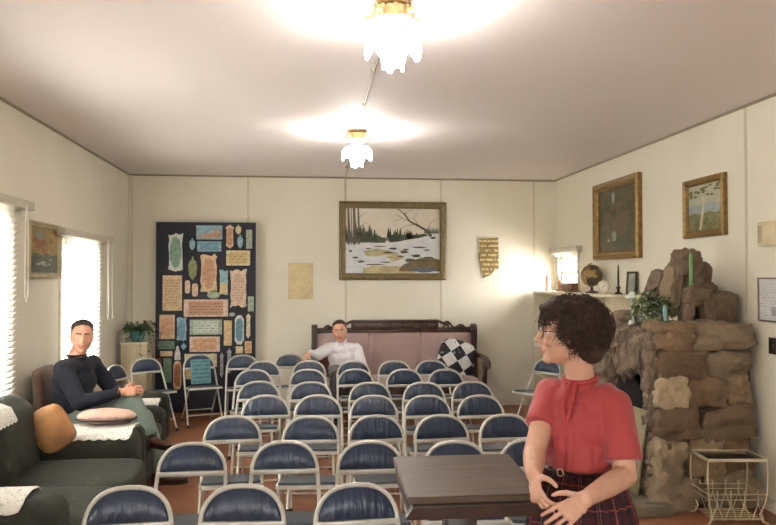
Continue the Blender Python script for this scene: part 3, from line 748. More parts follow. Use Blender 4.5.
bm = NB(); box(bm, px0+.05, px1-.05, 9.27, 9.31, .27, 1.02, .005); T.part('back_panel', bm, M_dwood)
# crest rail: straight middle with carved scrolls at both ends
bm = NB(); box(bm, .56, 1.64, 9.20, 9.26, .985, 1.12, .008); box(bm, .56, 1.64, 9.185, 9.20, 1.09, 1.115, .004); box(bm, px0+.06, px1-.06, 9.20, 9.26, .962, .99, .005)
for i in range(7): box(bm, .60+i*.15, .71+i*.15, 9.192, 9.20, 1.005, 1.075, .004)
T.part('crest_rail', bm, M_dwood)
def scroll(s):
    bm = NB(); x = lambda u: (.56-u*.40) if s < 0 else (1.64+u*.40)
    top = [(0,1.115),(.1,1.10),(.16,1.085),(.22,1.10),(.3,1.105),(.38,1.08),(.44,1.045),(.52,1.03),(.6,1.045),(.68,1.065),(.76,1.06),(.84,1.03),(.92,.995),(1,.985)]
    bot = [(1,.965),(.85,.98),(.76,1.015),(.66,1.02),(.58,.985),(.5,.978),(.42,.99),(.33,1.04),(.25,1.045),(.17,1.02),(.08,.98),(0,.975)]
    ptop = [(x(u), z) for u, z in top]
    # two ribbons leave pierced openings between crest and rail
    n = len(top)
    for i in range(n-1):
        u0, z0 = top[i]; u1, z1 = top[i+1]; th = .035
        b2 = NB(); prism(bm, [(x(u0), z0-th), (x(u1), z1-th), (x(u1), z1), (x(u0), z0)], 'y', 9.205, 9.25); b2.free()
    tube(bm, [(x(u), 9.2275, z) for u, z in ((.02,.985),(.12,1.0),(.2,1.05),(.3,1.04),(.36,1.0),(.46,.985),(.56,1.0),(.64,1.035),(.72,1.03),(.78,.99),(.9,.98))], .013, 8)
    for u, z in ((.28,1.06),(.68,1.035)): ell(bm, (x(u), 9.22, z), (.026,.024,.022), sub=2)
    T.part('carved_scroll', bm, M_dwood, smooth=30)
scroll(-1); scroll(1)
for s, x in ((-1, px0+.03), (1, px1-.03)):
    bm = NB()
    prism(bm, [(9.14,0),(9.30,0),(9.30,.97),(9.27,1.04),(9.22,1.07),(9.17,1.05),(9.15,1.0),(9.16,.9),(9.19,.8),(9.17,.68),(9.14,.55)], 'x', x-.035, x+.035)
    bmesh.ops.bevel(bm, geom=list(bm.edges), offset=.006, segments=1, affect='EDGES')
    for dx in (-.022, 0, .022): tube(bm, [(x+dx, 9.135+.0*dx, .6), (x+dx, 9.165, .78), (x+dx, 9.14, .98), (x+dx, 9.19, 1.06)], .008, 6)
    T.part('end_post', bm, M_dwood)
    bm = NB(); xo = x+s*.045
    tube(bm, [(xo-s*.02, 9.16, .68), (xo, 9.0, .69), (xo+s*.02, 8.82, .665), (xo+s*.02, 8.73, .63), (xo+s*.02, 8.71, .585), (xo+s*.02, 8.75, .57)], [.028,.03,.034,.034,.028,.018], 10)
    tube(bm, [(xo, 8.80, .65), (xo-s*.01, 8.76, .5), (xo-s*.01, 8.80, .4), (xo-s*.01, 8.75, .25)], [.03,.026,.034,.03], 8)
    T.part('armrest', bm, M_dwood)
    for y in (8.75, 9.22):
        bm = NB(); lathe(bm, [(.026,0),(.034,.04),(.022,.09),(.036,.2),(.034,.28)], (x-s*.02, y, 0), 10); T.part('leg', bm, M_dwood)
# black and white patchwork cushion on the right seat
t = NT('black_white_patchwork'); co = t.coords('Object')
mp = t.add('ShaderNodeMapping'); mp.inputs['Rotation'].default_value = (0, R(45), 0); mp.inputs['Location'].default_value = (.03,0,.03); t.link(co, mp.inputs[0])
ck = t.add('ShaderNodeTexChecker'); ck.inputs['Scale'].default_value = 7.2; t.link(mp.outputs[0], ck.inputs[0])
nz = t.noise(22, 3, co)
se = t.add('ShaderNodeSeparateXYZ'); t.link(mp.outputs[0], se.inputs[0])
cmb = t.add('ShaderNodeCombineXYZ'); t.link(se.outputs[0], cmb.inputs[0]); t.link(se.outputs[2], cmb.inputs[1]); cmb.inputs[2].default_value = .05; t.link(cmb.outputs[0], ck.inputs[0])
w_ = t.ramp(nz, [(.4, hexc(206,206,206)), (.62, hexc(224,222,218)), (.7, hexc(120,120,120))]); b_ = t.ramp(nz, [(.3, hexc(26,28,32)), (.62, hexc(38,40,44)), (.68, hexc(150,150,152))])
t.color(t.mix(ck.outputs['Fac'], b_, w_)); t.b.inputs['Roughness'].default_value = .8; M_quilt = t.m
bm = NB(); rbox(bm, (0,0,0), (.205,.045,.19), .03, 10, puff=.03, nz=.012, seed=3)
o = solo('patchwork_cushion', bm, M_quilt, 'black and white patchwork quilted cushion leaning in the right corner of the pew', 'cushion', (1.845, 9.10, .655), local=True, smooth=80); o.rotation_euler = (R(-12), R(14), 0)
bm = NB(); rbox(bm, (0,0,0), (.11,.045,.15), .04, 8, puff=.02, nz=.01, seed=5)
o = solo('cushion', bm, mat('rust_brown_velvet', (112,58,42), .7, var=.3, sheen=.3), 'rust brown cushion on the pew under the man in white\'s outstretched arm', 'cushion', (.265, 9.10, .61), local=True, smooth=80); o.rotation_euler = (R(-12), R(-12), 0)

# ------------------------------------------------------------ sofa and armchair
t = NT('dark_green_floral_velvet'); co = t.coords()
v1 = t.noise(9, 5, co, .6); v2 = t.noise(17, 4, co, .5)
a = t.ramp(v1, [(.36, hexc(16,19,14)), (.5, hexc(34,38,22)), (.58, hexc(22,27,18)), (.66, hexc(58,58,32))])
t.color(t.mix(t.ramp(v2, [(.52, (0,0,0,1)), (.6, (.45,.45,.45,1))]), a, hexc(34,34,28)))
t.b.inputs['Roughness'].default_value = .75; t.b.inputs['Sheen Weight'].default_value = .04
t.bump(v2, .5, .006); M_green = t.m
M_dwd = mat('sofa_dark_wood_foot', (48,34,26), .5)
T = Thing('sofa', 'dark green floral velvet sofa along the left wall beneath the blinds', 'sofa', (-1.6, 4.4, 0))
bm = NB(); rbox(bm, (-1.58, 4.49, .20), (.50,.94,.12), .04, 10, nz=.004); T.part('base', bm, M_green, smooth=70)
for y in (4.16, 4.82):
    bm = NB(); rbox(bm, (-1.42, y, .375), (.38,.33,.075), .05, 10, puff=.02, nz=.006, seed=y); T.part('seat_cushion', bm, M_green, smooth=70)
bm = NB(); rbox(bm, (-1.98, 4.49, .50), (.12,.93,.30), .08, 10, nz=.005); T.part('back_frame', bm, M_green, smooth=70)
for y in (4.16, 4.82):
    bm = NB(); rbox(bm, (-1.83, y, .615), (.12,.34,.25), .10, 12, puff=.035, nz=.008, seed=y+3, M=Rot('Y', -10)); T.part('back_cushion', bm, M_green, smooth=70)
for (ya, yb) in ((3.57, 3.90), (5.15, 5.50)):
    bm = NB(); rbox(bm, (-1.60, (ya+yb)/2, .36), (.47,(yb-ya)/2,.245), .10, 12, puff=.01, nz=.005, seed=ya)
    T.part('armrest', bm, M_green, smooth=70)
for x in (-2.0, -1.18):
    for y in (3.62, 5.38): bm = NB(); lathe(bm, [(.022,0),(.035,.09)], (x, y, 0), 10); T.part('foot', bm, M_dwd)
M_brownup = mat('brown_worn_velour', (104,80,64), .7, var=.2, sheen=.3, bump=.2, bscale=30)
T = Thing('armchair', 'dark armchair with worn brown back that the man in navy sits on', 'armchair', (-1.6, 6.25, 0))
bm = NB(); rbox(bm, (-1.60, 6.13, .20), (.42,.28,.11), .03, 8); T.part('base', bm, M_green, smooth=70)
bm = NB(); rbox(bm, (-1.55, 6.15, .38), (.38,.29,.07), .05, 10, puff=.015); T.part('seat_cushion', bm, M_green, smooth=70)
bm = NB(); rbox(bm, (-2.00, 6.2, .60), (.04,.20,.33), .038, 12, puff=.01, M=Rot('Y', -6)); T.part('backrest', bm, M_brownup, smooth=70)
for (ya, yb) in ((5.66, 5.86), (6.44, 6.66)):
    bm = NB(); rbox(bm, (-1.60, (ya+yb)/2, .33), (.42,(yb-ya)/2,.22), .07, 10, puff=.01); T.part('armrest', bm, M_green, smooth=70)
for x in (-1.95, -1.25):
    for y in (5.76, 6.56): bm = NB(); lathe(bm, [(.02,0),(.03,.11)], (x, y, 0), 10); T.part('foot', bm, M_dwd)
T = Thing('armchair', 'second dark armchair behind the man in navy, with a white doily on its arm', 'armchair', (-1.6, 7.15, 0))
bm = NB(); rbox(bm, (-1.68, 7.05, .20), (.40,.24,.11), .03, 8); T.part('base', bm, M_green, smooth=70)
bm = NB(); rbox(bm, (-1.64, 7.06, .36), (.36,.22,.06), .05, 10, puff=.015); T.part('seat_cushion', bm, M_green, smooth=70)
bm = NB(); rbox(bm, (-2.01, 7.05, .56), (.075,.25,.26), .07, 12, puff=.015, M=Rot('Y', -8)); T.part('backrest', bm, M_green, smooth=70)
for (ya, yb) in ((6.70, 6.88), (7.22, 7.38)):
    bm = NB(); rbox(bm, (-1.68, (ya+yb)/2, .33), (.41,(yb-ya)/2,.225), .07, 10, puff=.01); T.part('armrest', bm, M_green, smooth=70)
for x in (-2.0, -1.35):
    for y in (6.79, 7.30): bm = NB(); lathe(bm, [(.02,0),(.03,.11)], (x, y, 0), 10); T.part('foot', bm, M_dwd)
# crocheted doilies
t = NT('white_crochet_lace'); co = t.coords()
vo = t.add('ShaderNodeTexVoronoi'); vo.inputs['Scale'].default_value = 55; t.link(co, vo.inputs[0])
t.color(t.ramp(vo.outputs['Distance'], [(.0, hexc(110,110,98)), (.16, hexc(150,150,138)), (.24, hexc(226,224,214)), (1, hexc(232,230,222))])); t.b.inputs['Roughness'].default_value = .85
t.bump(vo.outputs['Distance'], .8, .006); M_lace = t.m
def drape(bm, prof, a0, a1, axis='x', n=36, th=.005, scallop=.012):
    """prof: polyline in (cross, z); runs along axis from a0 to a1; free edges scalloped"""
    L = len(prof); top = []; bot = []
    for i in range(n+1):
        u = i/n; a = a0+(a1-a0)*u; rt = []; rb_ = []
        for j, (c, z) in enumerate(prof):
            zz = z + (abs(math.sin(u*PI*7))*-scallop if j in (0, L-1) else 0)
            aa = a
            if i in (0, n): aa += (scallop*abs(math.sin(j*1.3)))*(1 if i else -1)
            p = (aa, c, zz) if axis == 'x' else (c, aa, zz)
            rt.append(bm.verts.new(V(p)+V((0,0,th)))); rb_.append(bm.verts.new(p))
        top.append(rt); bot.append(rb_)
    for i in range(n):
        for j in range(L-1):
            bm.faces.new((top[i][j], top[i+1][j], top[i+1][j+1], top[i][j+1])); bm.faces.new((bot[i][j], bot[i][j+1], bot[i+1][j+1], bot[i+1][j]))
    for i in range(n):
        for j in (0, L-1): bm.faces.new((top[i][j], top[i+1][j], bot[i+1][j], bot[i][j]))
    for j in range(L-1):
        for i in (0, n): bm.faces.new((top[i][j], top[i][j+1], bot[i][j+1], bot[i][j]))
    bmesh.ops.recalc_face_normals(bm, faces=list(bm.faces))
def armprof(ya, yb, z, hang, r=.10):
    P = ([(ya-.012, z-r-hang), (ya-.012, z-r)] if hang > .01 else [])
    P += [(ya+r-math.cos(a)*(r+.012), z-r+math.sin(a)*(r+.012)) for a in (.62, 1.0, 1.4)]
    P += [((ya+yb)/2, z+.022), (yb-r*.9, z+.016), (yb-.03, z-.012)]
    return P
bm = NB(); drape(bm, armprof(3.57, 3.90, .605, .0), -1.99, -1.28); solo('doily', bm, M_lace, 'white crocheted doily over the near arm of the green sofa, lower left', 'doily', (-1.6,3.6,.58), 'white crocheted doilies', smooth=60)
bm = NB(); drape(bm, armprof(5.15, 5.50, .605, .0), -1.60, -1.15); solo('doily', bm, M_lace, 'white crocheted doily over the far sofa arm, under the pink pillow', 'doily', (-1.35,5.3,.58), 'white crocheted doilies', smooth=60)
bm = NB(); drape(bm, armprof(6.70, 6.88, .555, .02, .07), -1.50, -1.26); solo('doily', bm, M_lace, 'white crocheted doily on the armchair arm just behind the man in navy\'s hands', 'doily', (-1.3,6.8,.57), 'white crocheted doilies', smooth=60)
bm = NB(); drape(bm, [(-1.66,.80),(-1.70,.868),(-1.78,.90),(-1.88,.885),(-2.0,.835)], 4.25, 4.62, axis='y'); solo('doily', bm, M_lace, 'white crocheted doily over the sofa back at the left edge', 'doily', (-1.8,4.6,.85), 'white crocheted doilies', smooth=60)
bm = NB(); rbox(bm, (0,0,0), (.105,.04,.125), .022, 12, puff=.022, nz=.008, seed=8)
o = solo('throw_pillow', bm, mat('tan_suede_pillow', (156,110,66), .8, var=.2, nscale=10, bump=.3, bscale=20), 'tan brown square pillow tipped on its corner on the sofa\'s far end', 'pillow', (-1.61, 5.06, .665), local=True, smooth=80); o.rotation_euler = (R(-14), R(-32), R(12))
bm = NB(); ell(bm, (0,0,0), (.185,.11,.052), sub=4)
for v in bm.verts:
    v.co.z += noise.noise(v.co*14)*.006; k = 1-abs(v.co.z)/.06; v.co.x *= 1+.06*k
T = Thing('oval_pillow', 'pale pink oval pillow with a dark piped edge lying on the far sofa arm', 'pillow', (-1.345, 5.36, .685), world=False)
T.part('pillow_body', bm, mat('pale_pink_satin', (196,162,146), .55, var=.1, nscale=20, bump=.3, bscale=30), smooth=80)
bm = NB(); tube(bm, [(.197*math.cos(q), .117*math.sin(q), -.018) for q in (2*PI*k/40 for k in range(40))], .007, 6, closed=True); T.part('piping', bm, mat('dark_brown_piping', (58,42,40), .7))

# ------------------------------------------------------------ plant stand and plant
M_lightwood = mat('pale_grained_cabinet', (190,176,146), .55, var=.1, nscale=6)
T = Thing('plant_stand', 'tall pale narrow cabinet in the left corner carrying the trailing plant', 'cabinet', (-1.93, 9.0, 0))
bm = NB(); box(bm, -2.07, -1.79, 8.86, 9.14, .04, .88, .004); box(bm, -2.05, -1.81, 8.88, 9.12, 0, .04); T.part('body', bm, M_lightwood)
bm = NB(); box(bm, -2.08, -1.78, 8.845, 9.15, .88, .90, .004); T.part('top', bm, M_trim)
bm = NB()
for x in (-2.0, -1.93, -1.86): box(bm, x-.032, x+.032, 8.852, 8.861, .08, .85, .003)
T.part('front_panel', bm, M_lightwood)
M_leaf = mat('green_leaf', (74,98,52), .45, var=.35, nscale=12); M_leafd = mat('dark_green_leaf', (48,70,40), .45, var=.35, nscale=12)
M_stem = mat('green_stem', (96,112,62), .6)
def leaf(bm, p, d, up, L, W, mi=0, curl=.25):
    d = d.normalized(); s = d.cross(up)
    s = s.normalized() if s.length > 1e-3 else V((1,0,0)); n = s.cross(d).normalized(); rows = []
    for u, w in ((0,.15),(.2,.75),(.45,1),(.75,.7),(1,.05)):
        c = p+d*L*u - V((0,0,1))*L*curl*u*u; rows.append((bm.verts.new(c-s*W*w/2+n*W*.12*w), bm.verts.new(c), bm.verts.new(c+s*W*w/2+n*W*.12*w)))
    for i in range(4):
        for k in range(2):
            f = bm.faces.new((rows[i][k], rows[i+1][k], rows[i+1][k+1], rows[i][k+1])); f.material_index = mi; f.smooth = True
T = Thing('potted_plant', 'trailing green plant in a teal pot on the pale corner cabinet', 'plant', (-1.92, 8.99, .90))
bm = NB(); lathe(bm, [(.05,.90),(.075,.93),(.088,.98),(.085,1.02),(.092,1.03),(.08,1.03),(.075,.99)], (-1.92, 8.99, 0), 20); T.part('pot', bm, mat('teal_glazed_pot', (62,118,116), .3, var=.15, coat=.4), smooth=60)
rr = random.Random(21); bm = NB(); sm = NB()
for i in range(44):
    a = rr.uniform(0, 2*PI); r0 = rr.uniform(.02,.06); out_ = rr.uniform(.07,.22); hgt = rr.uniform(.03,.11); drop = rr.uniform(-.02,.05) if i % 4 else rr.uniform(.12,.34)
    c = V((-1.92,8.99,1.02)); d = V((math.cos(a), math.sin(a), 0)); pts = []
    for k in range(7):
        u = k/6; p_ = c+d*(r0+out_*min(1,u*1.3))+V((0,0, hgt*math.sin(u*PI*.8)-drop*u*u)); p_.y = min(p_.y, 9.32); p_.x = max(p_.x, XL+.1); pts.append(p_)
    tube(sm, pts, .0025, 4)
    for k in range(1,7):
        for q in range(2):
            dd = V((rr.uniform(-1,1), rr.uniform(-1,1), rr.uniform(-.3,.7)))+d*.5; leaf(bm, pts[k], dd, V((0,0,1)), rr.uniform(.03,.055), rr.uniform(.02,.035), rr.choice((0,0,1)))
T.part('leaves', bm, [M_leaf, M_leafd], smooth=0); T.part('stems', sm, M_stem)

# ------------------------------------------------------------ bookcase and what stands on it
M_cream = mat('cream_painted_bookcase', (212,202,176), .55, var=.06)
T = Thing('bookcase', 'low cream bookcase under the small window along the right wall', 'bookcase', (3.08, 8.2, 0))
bx0, bx1, by0, by1 = 2.925, XR-.02, 6.99, D-.06
bm = NB(); box(bm, bx1-.012, bx1, by0+.02, by1-.02, .03, 1.44); T.part('back_panel', bm, M_cream)
for y in (by0, 7.8, 8.6, by1-.02):
    bm = NB(); box(bm, bx0, bx1-.012, y, y+.02, 0, 1.44, .002); T.part('side_panel', bm, M_cream)
bm = NB(); box(bm, bx0-.012, bx1, by0-.012, by1+.01, 1.44, 1.468, .004); T.part('top', bm, M_cream)
for (ya, yb) in ((7.01,7.8),(7.82,8.6),(8.62,by1-.02)):
    for z in (.05,.40,.75,1.10):
        bm = NB(); box(bm, bx0+.005, bx1-.012, ya, yb, z, z+.02, .002); T.part('shelf', bm, M_cream)
zt = 1.468
T = Thing('globe', 'antique brown world globe on a small turned stand on the bookcase', 'globe', (3.075, 7.86, zt))
t = NT('antique_globe_map'); co = t.coords()
n1 = t.noise(9, 6, co, .55)
t.color(t.ramp(n1, [(.44, hexc(74,66,50)), (.5, hexc(84,74,52)), (.52, hexc(160,134,84)), (.7, hexc(134,104,66))])); t.b.inputs['Roughness'].default_value = .35; M_globe = t.m
bm = NB(); ell(bm, (3.075,7.86,zt+.19), .118, sub=4); T.part('sphere', bm, M_globe, smooth=80)
bm = NB(); tube(bm, [V((3.075-.129*math.sin(a)*.8, 7.86-.129*math.sin(a)*.6, zt+.19+.129*math.cos(a))) for a in (PI*k/16 for k in range(17))], .006, 6); T.part('meridian_ring', bm, M_brass)
bm = NB(); lathe(bm, [(.07,0),(.068,.01),(.04,.02),(.018,.03),(.012,.05),(.012,.07)], (3.075,7.86,zt), 16); T.part('stand', bm, M_dwood)
T = Thing('rabbit_figurine', 'pinkish brown rabbit figurine with upright ears on the bookcase by the window', 'figurine', (3.06, 8.80, zt))
bm = NB(); ell(bm, (3.06,8.80,zt+.055), (.045,.06,.055)); ell(bm, (3.06,8.85,zt+.105), (.034,.036,.034)); ell(bm, (3.06,8.745,zt+.045), .02); cap(bm, (3.045,8.85,zt+.13), (3.035,8.84,zt+.21), .011, .008); cap(bm, (3.075,8.845,zt+.13), (3.085,8.81,zt+.205), .011, .008); ell(bm, (3.03,8.83,zt+.015), (.025,.04,.015))
bm = remesh(bm, .005, 3); T.part('figure', bm, mat('pinkish_brown_ceramic', (176,140,118), .45, var=.2, nscale=20), smooth=80)
bm = NB(); rbox(bm, (3.07,8.52,zt+.055), (.06,.14,.053), .02, 6)
o = solo('wooden_box', bm, mat('brown_box_wood', (112,80,56), .5, var=.2), 'small rounded brown wooden box on the bookcase between rabbit and globe', 'box', (3.07,8.52,zt), smooth=60)
bm = NB(); lathe(bm, [(.032,0),(.034,.01),(.03,.16),(.024,.19),(.008,.205)], (3.05,9.26,zt), 14)
solo('pillar_figurine', bm, mat('pale_orange_ceramic', (214,164,128), .5, var=.15), 'pale orange upright pillar ornament at the far end of the bookcase', 'ornament', (3.05,9.26,zt))
T = Thing('mantel_clock', 'small round cream clock on the bookcase right of the globe', 'clock', (3.06, 7.50, zt))
bm = NB(); lathe(bm, [(.055,-.02),(.062,-.012),(.062,.012),(.055,.02)], (0,0,0), 24, M=Rot('X', 90)); bmesh.ops.transform(bm, matrix=Matrix.Translation((3.06,7.50,zt+.075)) @ Rot('Z', -35), verts=list(bm.verts)); box(bm, 3.02,3.10,7.475,7.525,zt,zt+.018,.004); T.part('case', bm, mat('cream_clock_case', (206,194,160), .5))
bm = NB(); F = Matrix.Translation((3.06,7.50,zt+.075)) @ Rot('Z', -35)
lathe(bm, [(.046,.0),(.046,.002)], (0,0,0), 24, M=F @ Matrix.Translation((0,-.02,0)) @ Rot('X', 90))
for k in range(12): box(bm, -.0015,.0015,-.024,-.0215,.034,.043, mi=1, M=F @ Rot('Y', 30*k))
box(bm, -.0015,.0015,-.025,-.0225,0,.032, mi=1, M=F @ Rot('Y', 60)); box(bm, -.002,.002,-.025,-.0225,0,.022, mi=1, M=F @ Rot('Y', 200)); T.part('dial', bm, [mat('pale_dial', (226,220,200), .5), mat('dark_dial_marks', (70,60,50), .5)])
T = Thing('candlestick', 'dark taper candle in a dark holder at the near end of the bookcase', 'candlestick', (3.12, 7.27, zt))
bm = NB(); lathe(bm, [(.04,0),(.042,.008),(.015,.02),(.012,.05),(.024,.06),(.02,.075)], (3.12,7.27,zt), 14); T.part('holder', bm, mat('dark_bronze', (60,50,42), .4, metal=.6))
bm = NB(); lathe(bm, [(.011,.06),(.010,.2),(.006,.29),(.001,.30)], (3.12,7.27,zt), 10); T.part('candle', bm, mat('dark_green_wax', (52,64,56), .4))
T = Thing('small_framed_picture', 'tiny dark framed upright picture on the bookcase end beside the candle', 'picture', (3.17, 7.08, zt), world=False); T.o.rotation_euler = (R(-6), 0, R(-60))
bm = frame_bm(.115,.225,.02,.018); bmesh.ops.translate(bm, vec=(0,0,.1125), verts=list(bm.verts)); T.part('frame', bm, mat('dark_small_frame', (66,58,46), .5))
bm = NB(); box(bm, -.04,.04,-.006,-.001,.017,.208); T.part('print', bm, paint_mat('faded_small_print', [(.3,(110,114,100)),(.7,(158,158,140))], 12))

# ------------------------------------------------------------ fieldstone fireplace
def stone_mat(name, cols, seedoff=0):
    t = NT(name); co = t.coords()
    geo = t.add('ShaderNodeNewGeometry')
    isl = geo.outputs['Random Per Island']
    base = t.ramp(isl, [(i/(len(cols)-1), hexc(*c)) for i, c in enumerate(cols)])
    n1 = t.noise(7, 7, co, .68)
    t.color(t.mix(t.ramp(n1, [(.42, (0,0,0,1)), (.8, (.7,.7,.7,1))]), base, hexc(80,66,52)))
    t.b.inputs['Roughness'].default_value = .85
    n2 = t.noise(16, 8, co, .7); t.bump(n2, .9, .03); return t.m
M_stone = stone_mat('brown_fieldstone', [(150,122,90),(104,82,62),(170,146,112),(124,96,68),(150,132,106),(96,76,60),(184,164,132)])
M_stone2 = stone_mat('grey_brown_fieldstone', [(128,112,96),(96,82,70),(142,124,102),(112,94,78)])
M_mortar = mat('dark_mortar', (66,56,46), .9, var=.3, nscale=20, bump=.5)
M_soot_shade = mat('soot_and_shade_black', (22,20,19), .9, var=.2)  # soot in the firebox, painted shade in the rock niche
T = Thing('fireplace', 'rough brown fieldstone fireplace with a jagged rock overmantel against the right wall', 'fireplace', (2.85, 5.7, 0))
rr = random.Random(11)
bm = NB(); box(bm, 1.80, 2.50, 4.93, 6.5, 0, .075, .012); box(bm, 1.82, 3.1, 5.0, 6.48, .075, .085)
T.part('hearth', bm, mat('grey_hearth_slab', (112,102,86), .75, var=.2, nscale=5, bump=.3, bscale=20))
# near pier: core and rough courses
bm = NB(); box(bm, 2.50, XR-.01, 5.20, 5.36, 0, 1.24, mi=1)
def course(z0, z1, splits, y=5.19, xa=2.46, xb=3.17, dep=.14, seed=0):
    e = [xa]+[xa+(xb-xa)*s_ for s_ in splits]+[xb]
    for i in range(len(e)-1):
        cx, w = (e[i]+e[i+1])/2, (e[i+1]-e[i])/2; h = (z1-z0)/2; k = seed*7+i
        bulge = .10*max(0, 1-(z0+z1)/2/1.0)*(1 if i == 0 else .4)
        rock(bm, (cx-(bulge*.5 if i == 0 else 0), y-bulge*.5+rr.uniform(-.02,.02), (z0+z1)/2+rr.uniform(-.01,.01)), (w*1.10, dep+bulge*.5, h*1.16), k+31, .24, block=.66, M=Rot('Y', rr.uniform(-7,7)), sub=4)
for i, (z0, z1, sp) in enumerate([(1.11,1.30,(.38,)),(.91,1.11,(.5,)),(.71,.92,(.30,.72)),(.49,.72,(.44,)),(.25,.50,(.3,.66)),(0,.26,(.46,))]):
    course(z0, z1, sp, seed=i)
T.part('pier', bm, [M_stone, M_mortar], smooth=50)
# left (room-facing) side of the near pier and far pier
bm = NB()
for i in range(9):
    z = .07+i*.135; rock(bm, (2.48+.02*(i % 2), 5.19, z), (.075,.09,.085), 40+i, .3, block=.4, M=Rot('X', rr.uniform(-25,25)), sub=4)
T.part('pier_return', bm, M_stone2, smooth=50)
bm = NB(); box(bm, 2.52, XR-.01, 6.02, 6.42, 0, 1.2, mi=1)
for i in range(8):
    z = .08+i*.155; o_ = rr.uniform(-.03,.03)
    rock(bm, (2.50+o_, 6.00, z), (.10,.15,.10), 60+i, .28, block=.5, sub=4); rock(bm, (2.50-o_, 6.30, z+.03), (.11,.17,.10), 80+i, .28, block=.5, sub=4)
T.part('far_pier', bm, [M_stone2, M_mortar], smooth=50)
bm = NB(); box(bm, 2.98, XR-.01, 5.36, 6.02, .085, 1.2); box(bm, 2.56, 3.0, 5.34, 5.37, .085, 1.1); box(bm, 2.56, 3.0, 6.0, 6.03, .085, 1.1); box(bm, 2.60, 3.0, 5.36, 6.02, .84, .88)
T.part('firebox', bm, M_soot_shade)
# hanging drip-like rocks above the opening
bm = NB(); box(bm, 2.58, XR-.01, 5.30, 6.1, .88, 1.2, mi=1)
for i in range(15):
    y = 5.16+i*.068+rr.uniform(-.01,.01); L = rr.uniform(.12,.19)
    rock(bm, (2.46+rr.uniform(-.04,.05), y, 1.03+rr.uniform(-.04,.05)), (.055,rr.uniform(.035,.055),L), 100+i, .35, block=.25, M=Rot('X', rr.uniform(-16,16)), sub=4)
for i in range(9): rock(bm, (2.50+rr.uniform(-.03,.03), 5.2+i*.12, 1.15), (.10,.09,.085), 130+i, .3, block=.4, sub=4)
T.part('lintel_rocks', bm, [M_stone2, M_mortar], smooth=50)
bm = NB(); n = 14; vsA = []
for k in range(n+1):
    a = PI*k/n; vsA.append((5.66-.33*math.cos(a), .58+.30*math.sin(a)))
prism(bm, [(5.33,.09)]+vsA+[(5.99,.09)], 'x', 2.50, 2.515); T.part('arched_fire_door', bm, mat('matte_black_iron', (20,19,20), .55, metal=.3, var=.1))
bm = NB()
for i in range(7): rock(bm, (2.66+rr.uniform(-.02,.03), 5.26+i*.19, 1.21), (.22,.13,.055), 150+i, .2, block=.7, sub=4)
for i in range(5): rock(bm, (3.05, 5.3+i*.27, 1.20), (.2,.17,.06), 170+i, .2, block=.7, sub=4)
T.part('mantel_shelf', bm, M_stone2, smooth=50)
def boulder(c, h, seed, ro=.2, M=None, bl=.4, m=None):
    bm = NB(); rock(bm, c, h, seed, ro, M=M, block=bl, sub=5); T.part('boulder', bm, m or M_stone, smooth=60)
boulder((3.06,5.36,1.395), (.135,.14,.135), 201, .16, bl=.55)
boulder((2.93,5.42,1.60), (.10,.11,.16), 202, .2, M=Rot('Y', 14))
boulder((2.865,5.42,1.735), (.095,.10,.11), 203, .24)
boulder((2.765,5.46,1.54), (.055,.10,.20), 204, .22, M=Rot('Y', 8), bl=.5)
boulder((2.775,5.74,1.49), (.075,.11,.20), 205, .16, M=Rot('Y', 24), bl=.7, m=M_stone2)
boulder((2.62,5.90,1.30), (.13,.16,.07), 206, .22, m=M_stone2)
boulder((2.78,5.26,1.37), (.040,.07,.12), 207, .2, M=Rot('Y', 16), bl=.5)
boulder((2.925,5.24,1.37), (.045,.07,.12), 208, .2, M=Rot('Y', -14), bl=.5)
boulder((2.855,5.26,1.49), (.105,.08,.07), 209, .2, bl=.5)
boulder((3.10,5.72,1.42), (.11,.16,.20), 211, .24, m=M_stone2)
boulder((3.00,5.42,1.49), (.10,.11,.11), 212, .22)
bm = NB(); box(bm, 2.82, 2.89, 5.27, 5.33, 1.285, 1.42); T.part('niche_shade', bm, M_soot_shade)  # black block standing in for shade inside the small rock arch
# board standing in the opening
bm = NB(); box(bm, -.008, .008, -.17, .17, 0, .60, .003)
o = solo('leaning_board', bm, mat('olive_tan_board', (132,124,92), .5, var=.12, nscale=5), 'plain olive tan board leaning in front of the black fireplace arch', 'board', (2.33, 5.32, .088), local=True); o.rotation_euler = (0, R(8), R(4))
# green taper candle against the peak rock
bm = NB(); lathe(bm, [(.013,0),(.012,.02),(.011,.22),(.004,.232)], (0,0,0), 12); lathe(bm, [(.016,.0),(.018,.006),(.014,.012)], (0,0,0), 12)
solo('green_candle', bm, mat('glossy_green_wax', (96,146,92), .3, var=.05, coat=.3), 'slim green candle standing upright on the overmantel rocks', 'candle', (2.775,5.19,1.575), local=True)
# glass bowl, plants and small ornaments on the mantel
Mz = 1.262
t = NT('clear_blown_glass'); t.color(hexc(226,236,232)); t.b.inputs['Roughness'].default_value = .05; t.b.inputs['Transmission Weight'].default_value = .9; t.b.inputs['IOR'].default_value = 1.2; M_cglass = t.m
T = Thing('glass_planter', 'round clear glass bowl of white and green ivy on the fireplace mantel', 'plant', (2.60, 5.55, Mz))
bm = NB(); lathe(bm, [(.036,0),(.066,.014),(.094,.06),(.089,.108),(.066,.138),(.072,.144),(.064,.141),(.06,.134),(.082,.105),(.087,.06),(.06,.022),(.01,.016)], (2.56,5.38,Mz), 22); T.part('bowl', bm, M_cglass, smooth=70)
bm = NB(); lathe(bm, [(.03,.015),(.05,.03),(.064,.06),(.05,.085)], (2.56,5.38,Mz), 14); T.part('moss', bm, mat('pale_moss', (132,144,116), .8, var=.3, nscale=40))
M_ivy = mat('variegated_ivy_leaf', (150,166,104), .5, var=.4, nscale=25); M_wht = mat('white_petal', (208,212,204), .6, var=.08)
bm = NB(); sm = NB(); rr = random.Random(5)
